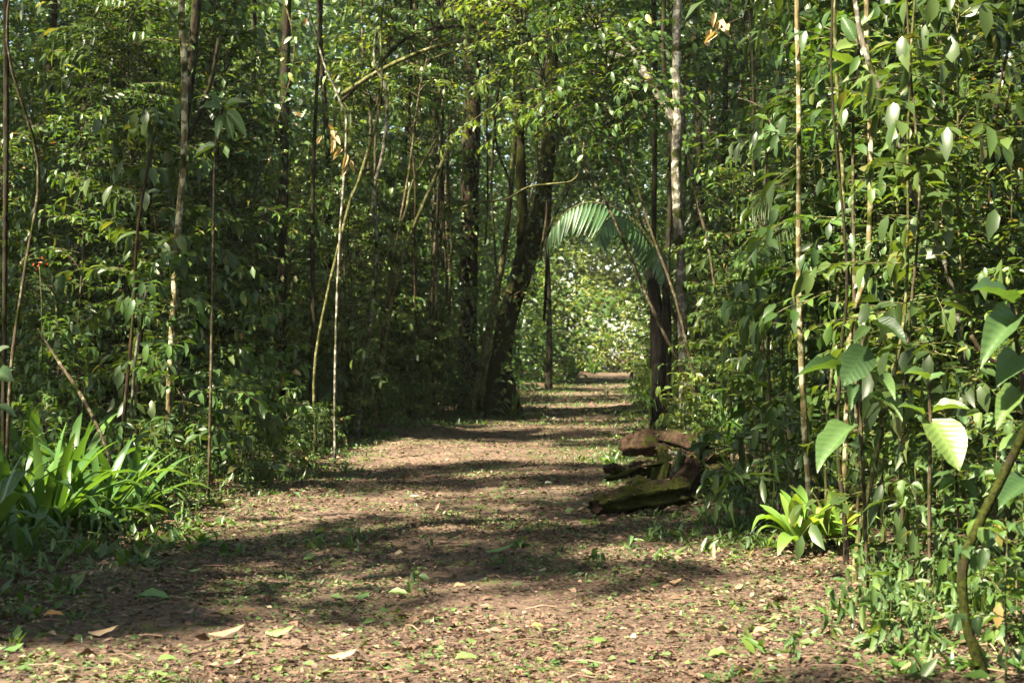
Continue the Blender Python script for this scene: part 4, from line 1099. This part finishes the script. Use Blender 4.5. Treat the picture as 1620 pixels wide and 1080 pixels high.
liana('thin white twig crossing the dark leaves, right side', [(1490, 220, 3, 10), (1530, 232, 3, 10), (1560, 240, 3, 10), (1590, 262, 3, 10)], M_bpale, 'branch', 'branch')
liana('brown dead branch slanting through the left undergrowth', [(60, 520, 3, 14.4), (88, 565, 5, 14), (120, 612, 6, 13.8), (142, 650, 6, 13.6), (165, 700, 6, 13.4), (196, 790, 5, 13.2)], M_stem, 'branch', 'branch')
for q in range(16):
    px = [640, 655, 690, 705, 712, 722, 765, 775, 800, 690, 1095, 1120, 1150, 850, 860, 560][q]; Y = 30 + (q * 7 % 9)
    x0 = px + rng.normal(0, 8)
    pts = [(x0 + rng.normal(0, 6) * (a > 0), -30 + a * rng.uniform(75, 110), rng.uniform(2.5, 5), Y) for a in range(6)]
    lab = 'thin brown liana hanging ' + ('in the shade left of the reddish trunk' if px < 735 else 'around the leaning mossy tree' if px < 900 else 'in the shade right of the pale trunk')
    liana(lab, pts, M_stem if q % 2 else M_bred, group=lab)
def dead_cluster(label, px, py, Y, n, L, seed):
    r = np.random.default_rng(seed); b = P(px, py, Y); root = thing('dead_leaf_spray', label, 'dead leaves', b)
    V, Q, T_ = tube(np.array([[.25, .05, .12], [.1, 0, .05], [0, 0, 0], [-.05, 0, -.1]]), .005, 5); m = MB(); m.add(V, Q, T_); obj('twig', m.mesh('twig', M_stem), root)
    for a in range(n):
        o = obj('leaf', DL[a % 2], root); o.matrix_local = leafmat(r.normal(0, .05, 3) * np.array([1, .6, 1.6]), np.array([r.normal(0, .4), r.normal(0, .3), -1 + r.random() * .8]), np.array([r.normal(0, .3), -1, .5]), L * r.uniform(.7, 1.2), L * .4)
DL = [blade(5, ell, .22, .35, 'leaf', M_dead), blade(5, ell, .3, .1, 'leaf', M_dead)]
dead_cluster('beige dead leaves hanging left of the leaning stems', 528, 215, 18, 7, .16, 1)
dead_cluster('curled dry leaves hanging just below the other dead spray', 548, 255, 18, 6, .18, 2)
dead_cluster('tan dead leaves caught on a twig in the top right', 1135, 45, 14, 8, .15, 3)
fl = P(62, 422, 13.5); root = thing('red_flower', 'small orange-red flower in the shade at the left edge', 'flower', fl)
RP = blade(4, ell, .15, .2, 'petal', M_red)
for a in range(7):
    o = obj('petal', RP, root); o.matrix_local = leafmat(rng.normal(0, .035, 3), rng.normal(0, 1, 3), np.array([0, -1, .4]) + rng.normal(0, .5, 3), .030, .016)
V, Q, T_ = tube(np.array([[0, 0, 0], [.02, 0, -.3], [.0, .1, -1.1]]), .004, 5); m = MB(); m.add(V, Q, T_); obj('stem', m.mesh('stem', M_stemg), root)

# climbing leaves on the big trunks
for lab, pix, Y, n in [('leafy creeper climbing the reddish trunk', [(742, 640), (740, 400), (746, 200), (750, 0)], 36.2, 420), ('leafy creeper climbing the leaning mossy tree', [(792, 640), (800, 500), (835, 410), (868, 230), (876, 20)], 33.1, 330),
                       ('leafy creeper climbing the straight dark trunk', [(447, 560), (450, 250), (453, 0)], 25.3, 150)]:
    b = P(*pix[0], Y); c = catmull(np.array([P(a, q, Y) for a, q in pix]) - b, 6)
    root = thing('creeper', lab, 'creeper', b)
    c2 = c + np.stack([.2 * np.sin(np.arange(len(c)) * .8), -.28 + .05 * np.cos(np.arange(len(c))), 0 * np.arange(len(c))], 1)
    V, Q, T_ = tube(c2, .015, 5); m = MB(); m.add(V, Q, T_); obj('stem', m.mesh('stem', M_stem), root)
    idx = rng.integers(0, len(c), n); p = c2[idx] + rng.normal(0, .22, (n, 3)); mb = MB()
    L = rng.uniform(.08, .2, n)
    leaf_cloud(mb, p, rvec(n) + np.array([0, -.3, -.6]), rvec(n) * .5 + np.array([0, -.6, .7]), L, L * .5, TL8, rng.uniform(.2, .9, n))
    tag(obj('foliage', mb.mesh('foliage', M_fol), root), kind='stuff')

# ------------------------------------------------------------------ litter and ground cover
def scatter(n, y0, y1, pw=1.0, out=.6):
    y = y0 + (y1 - y0) * rng.random(n) ** pw
    a = np.maximum(-.36 * y, vl(y) - out); b = np.minimum(.36 * y, vr(y) + out)
    x = a + (b - a) * rng.random(n)
    return x, y
mb = MB()
for n, y0, y1, Lr, out in [(62000, 6.2, 13, (.010, .046), 1.2), (30000, 12, 20, (.014, .055), 1.0), (16000, 19, 36, (.02, .07), .8), (7000, 6.2, 18, (.04, .095), .9), (5500, 34, 80, (.05, .14), .5), (1500, 6.2, 17, (.05, .095), 1.0)]:
    x, y = scatter(n, y0, y1, 1, out); L = rng.uniform(*Lr, n) * rng.uniform(.7, 1.2, n)
    d = rng.normal(size=(n, 3)) * np.array([1, 1, .12]); nn = rng.normal(size=(n, 3)) * .45 + np.array([0, 0, 1])
    inside = np.minimum(x - vl(y), vr(y) - x)
    # greener where fewer feet fall
    g = .5 + .5 * np.sin(x * 2.1 + 1.3 * np.sin(y * .9)) * np.sin(y * 1.3 + x)
    pg = np.where(inside > .9, .26 + .26 * (g > .6), .40)
    green = rng.random(n) < pg
    tint = np.where(green, rng.uniform(.82, 1, n), rng.beta(1.7, 2.2, n) * .79)
    dens = .5 + .5 * np.sin(x * 1.7 + 2 * np.sin(y * .8 + 1)) * np.sin(y * 1.9 + 1.5 * np.sin(x * 1.3)) + .25 * np.sin(x * 6 + y * 3) * np.sin(y * 5 - x * 2)
    kp = rng.random(n) < np.where(inside > .5, np.clip(.25 + .95 * dens, .12, 1), 1)
    leaf_cloud(mb, np.stack([x, y, G(x, y) + .024 + rng.random(n) * .014], 1)[kp], d[kp], nn[kp], L[kp], (L * rng.uniform(.3, .75, n))[kp], TL4, tint[kp])
lt = np.concatenate(LOGTOP); lt = np.vstack([lt, np.stack([rng.normal(1.55, .5, 500), rng.normal(14.2, .7, 500), np.zeros(500)], 1)]); lt[-500:, 2] = G(lt[-500:, 0], lt[-500:, 1]) + .03
n = len(lt); L = rng.uniform(.02, .075, n)
leaf_cloud(mb, lt + np.array([0, 0, .008]), rng.normal(size=(n, 3)) * np.array([1, 1, .2]), rng.normal(size=(n, 3)) * .5 + np.array([0, 0, 1]), L, L * rng.uniform(.3, .7, n), TL4, rng.uniform(.05, .95, n))
n = 900
x, y = scatter(n, 6.3, 24, 1.4, 1.0)
for a in range(n):
    az = rng.uniform(0, 6.28); L = rng.uniform(.05, .28); z0 = float(G(x[a], y[a])) + .03
    q = np.array([[x[a], y[a], z0], [x[a] + math.cos(az) * L * .5 + rng.normal(0, .02), y[a] + math.sin(az) * L * .5, z0 + rng.uniform(0, .02)], [x[a] + math.cos(az) * L, y[a] + math.sin(az) * L, z0]])
    V, Q, T_ = tube(q, rng.uniform(.0015, .005), 4, cap=False); mb.add(V, Q, T_, np.full(len(V), rng.uniform(.1, .75)))
me = mb.mesh('leaf_litter', M_litter, smooth=False)
tag(obj('leaf_litter', me), kind='stuff')
# tufts of low green growth
mb = MB()
def tuft(x, y, n, h, w):
    a = rng.uniform(0, 6.28, n); e = rng.uniform(.15, 1.2, n)
    d = np.stack([np.cos(a) * np.cos(e), np.sin(a) * np.cos(e), np.sin(e)], 1)
    p = np.stack([x + rng.normal(0, w, n), y + rng.normal(0, w, n), np.full(n, float(G(x, y)) + .015)], 1)
    L = h * rng.uniform(.5, 1.2, n)
    leaf_cloud(mb, p, d, rvec(n) * .4 + np.array([0, -.2, 1]), L, L * rng.uniform(.12, .4, n), TL4, np.clip(rng.normal(.5, .2, n), 0, 1))
for _ in range(1000):
    y = 6.6 + 30 * rng.random() ** 1.3; side = rng.choice([-1, 1]); e = float(vl(y) if side < 0 else vr(y))
    x = e + side * rng.normal(.0, .40) - side * .12
    if 1165 < 810 + x / y * F < 1370 and 8.6 < y < 11: continue
    tuft(x, y, int(rng.integers(5, 14)), rng.uniform(.05, .16), .05)
for _ in range(2300):
    y = 6.6 + 30 * rng.random(); x = rng.uniform(float(vl(y)) + .3, float(vr(y)) - .2)
    if math.sin(x * 2.1 + 1.3 * math.sin(y * .9)) * math.sin(y * 1.3 + x) < rng.uniform(-.1, .5): continue
    tuft(x, y, int(rng.integers(4, 10)), rng.uniform(.02, .06), .05)
for _ in range(260):
    g_ = gp(rng.normal(930, 45), rng.normal(712, 12)); tuft(g_[0], g_[1], 8, rng.uniform(.03, .07), .10)
for _ in range(900):
    y = rng.uniform(28, 80); x = rng.uniform(float(vl(y)), float(vr(y)))
    if rng.random() < .5: x = float(vl(y) if rng.random() < .5 else vr(y)) + rng.normal(0, .3)
    tuft(x, y, 7, rng.uniform(.06, .16), .15)
tag(obj('ground_cover', mb.mesh('ground_cover', M_fol)), kind='stuff')

# fallen leaves one can pick out
FB = {}
for nm, mt in [('g', M_fallg), ('o', M_fallo), ('b', M_fallb), ('w', M_white)]:
    FB[nm] = [blade(5, ell, .18, .12, 'fallen_leaf', mt), blade(5, ell, -.12, -.15, 'fallen_leaf', mt)]
for q, (px, py, Lpx, wpx, ang, c, lab) in enumerate([
    (70, 985, 42, 40, .1, 'o', 'bright orange fallen leaf near the lower left corner'), (140, 1012, 62, 20, -.15, 'b', 'long curled tan leaf right of the orange one'), (218, 955, 72, 34, -.4, 'g', 'long green strap leaf fallen on the left of the path'),
    (330, 1014, 75, 18, 0, 'b', 'thin brown stick-like leaf at the bottom left'), (718, 938, 30, 30, .2, 'b', 'dark curled brown leaf in the middle of the path'), (768, 880, 60, 9, .05, 'g', 'long narrow green pod-like leaf in the path centre'),
    (840, 1002, 28, 26, -.1, 'o', 'small orange-brown leaf on the sunlit path foreground'), (1000, 1020, 20, 50, 1.2, 'w', 'white fallen leaf on the sunlit right foreground'), (1192, 1012, 40, 40, .1, 'b', 'pale tan leaf pair on the right foreground'),
    (1162, 940, 22, 34, .4, 'b', 'small tan leaf below the bright bromeliad'), (615, 948, 44, 44, -.5, 'g', 'green oval leaf lying left of the path centre'), (560, 955, 36, 40, .3, 'g', 'green leaf beside the weed on the path'),
    (1120, 1050, 50, 26, .0, 'g', 'dark green folded leaf at the bottom right of centre'), (300, 912, 26, 30, .1, 'g', 'bluish-green leaf on the left of the path'), (480, 895, 26, 34, .5, 'g', 'pale green upturned leaf left of the path'),
    (1430, 1000, 40, 60, .6, 'g', 'pale lobed leaf near the lower right weeds'), (720, 1055, 50, 40, .0, 'g', 'pale green leaf at the bottom centre'), (420, 1012, 60, 36, -.2, 'g', 'torn green leaf on the lower left path'),
    (940, 1030, 48, 46, .7, 'g', 'upright green leaf on the sunlit right foreground'), (1058, 930, 28, 30, 0, 'b', 'grey-brown stone-like leaf right of the path centre'), (250, 1058, 44, 44, .3, 'g', 'green leaf by the bottom edge on the left'), (8, 1040, 40, 50, .5, 'g', 'grey-green leaf in the bottom left corner'),
    (862, 770, 18, 24, .2, 'w', 'small white scrap on the path before the logs'), (1210, 975, 18, 36, 1.3, 'g', 'upright small green leaf below the bromeliad'), (380, 980, 40, 24, .2, 'b', 'brown leaf beside the dark patch left'), (520, 1050, 60, 24, -.1, 'b', 'pale brown leaf scrap at the bottom left of centre')]):
    g = gp(px, py); Y = g[1]; L = .75 * Lpx / F * Y; W = min(wpx / F * Y, L * .6)
    o = obj('fallen_leaf', FB[c][q % 2]); tag(o, lab, 'leaf')
    o.matrix_world = leafmat(g + np.array([0, 0, .045]), np.array([math.cos(ang), math.sin(ang) + .25, .08]), np.array([.05, -.3, 1]), L, W)
# the white cup-shaped petal that catches the sun
g = gp(655, 797); root = thing('white_flower', 'white cup-shaped fallen flower shining on the path', 'flower', g + np.array([0, 0, .02]))
for a in range(5):
    o = obj('petal', FB['w'][0], root); az = a * 1.26
    o.matrix_local = leafmat(np.array([0, 0, .05]), np.array([math.cos(az), math.sin(az), .35]), np.array([-math.cos(az) * .5, -math.sin(az) * .5, 1]), .055, .05)
V, Q, T_ = tube(np.array([[0, 0, .05], [.03, 0, .02], [.07, -.02, 0]]), .004, 5); m = MB(); m.add(V, Q, T_); obj('stem', m.mesh('stem', M_stemg), root)
# things that share a description are told apart by how far off they stand
by = {}
for o in bpy.data.objects:
    if o.parent is None and o.get('label') and o.get('group'): by.setdefault(o['label'], []).append(o)
ORD = ['', 'second ', 'third ', 'fourth ', 'fifth ', 'sixth ', 'seventh ', 'eighth ', 'ninth ', 'tenth ', 'eleventh ', 'twelfth ']
for lab, lst in by.items():
    n = len(lst)
    if n < 2 or n > 12 or 'outside the view' in lab: continue
    lst.sort(key=lambda o: o.location.y)
    for q, o in enumerate(lst):
        t = ('the nearer' if q == 0 else 'the farther') if n == 2 else ('farthest' if q == n - 1 else ORD[q] + 'nearest')
        o['label'] = lab + ', ' + t
print('objects', len(bpy.data.objects))
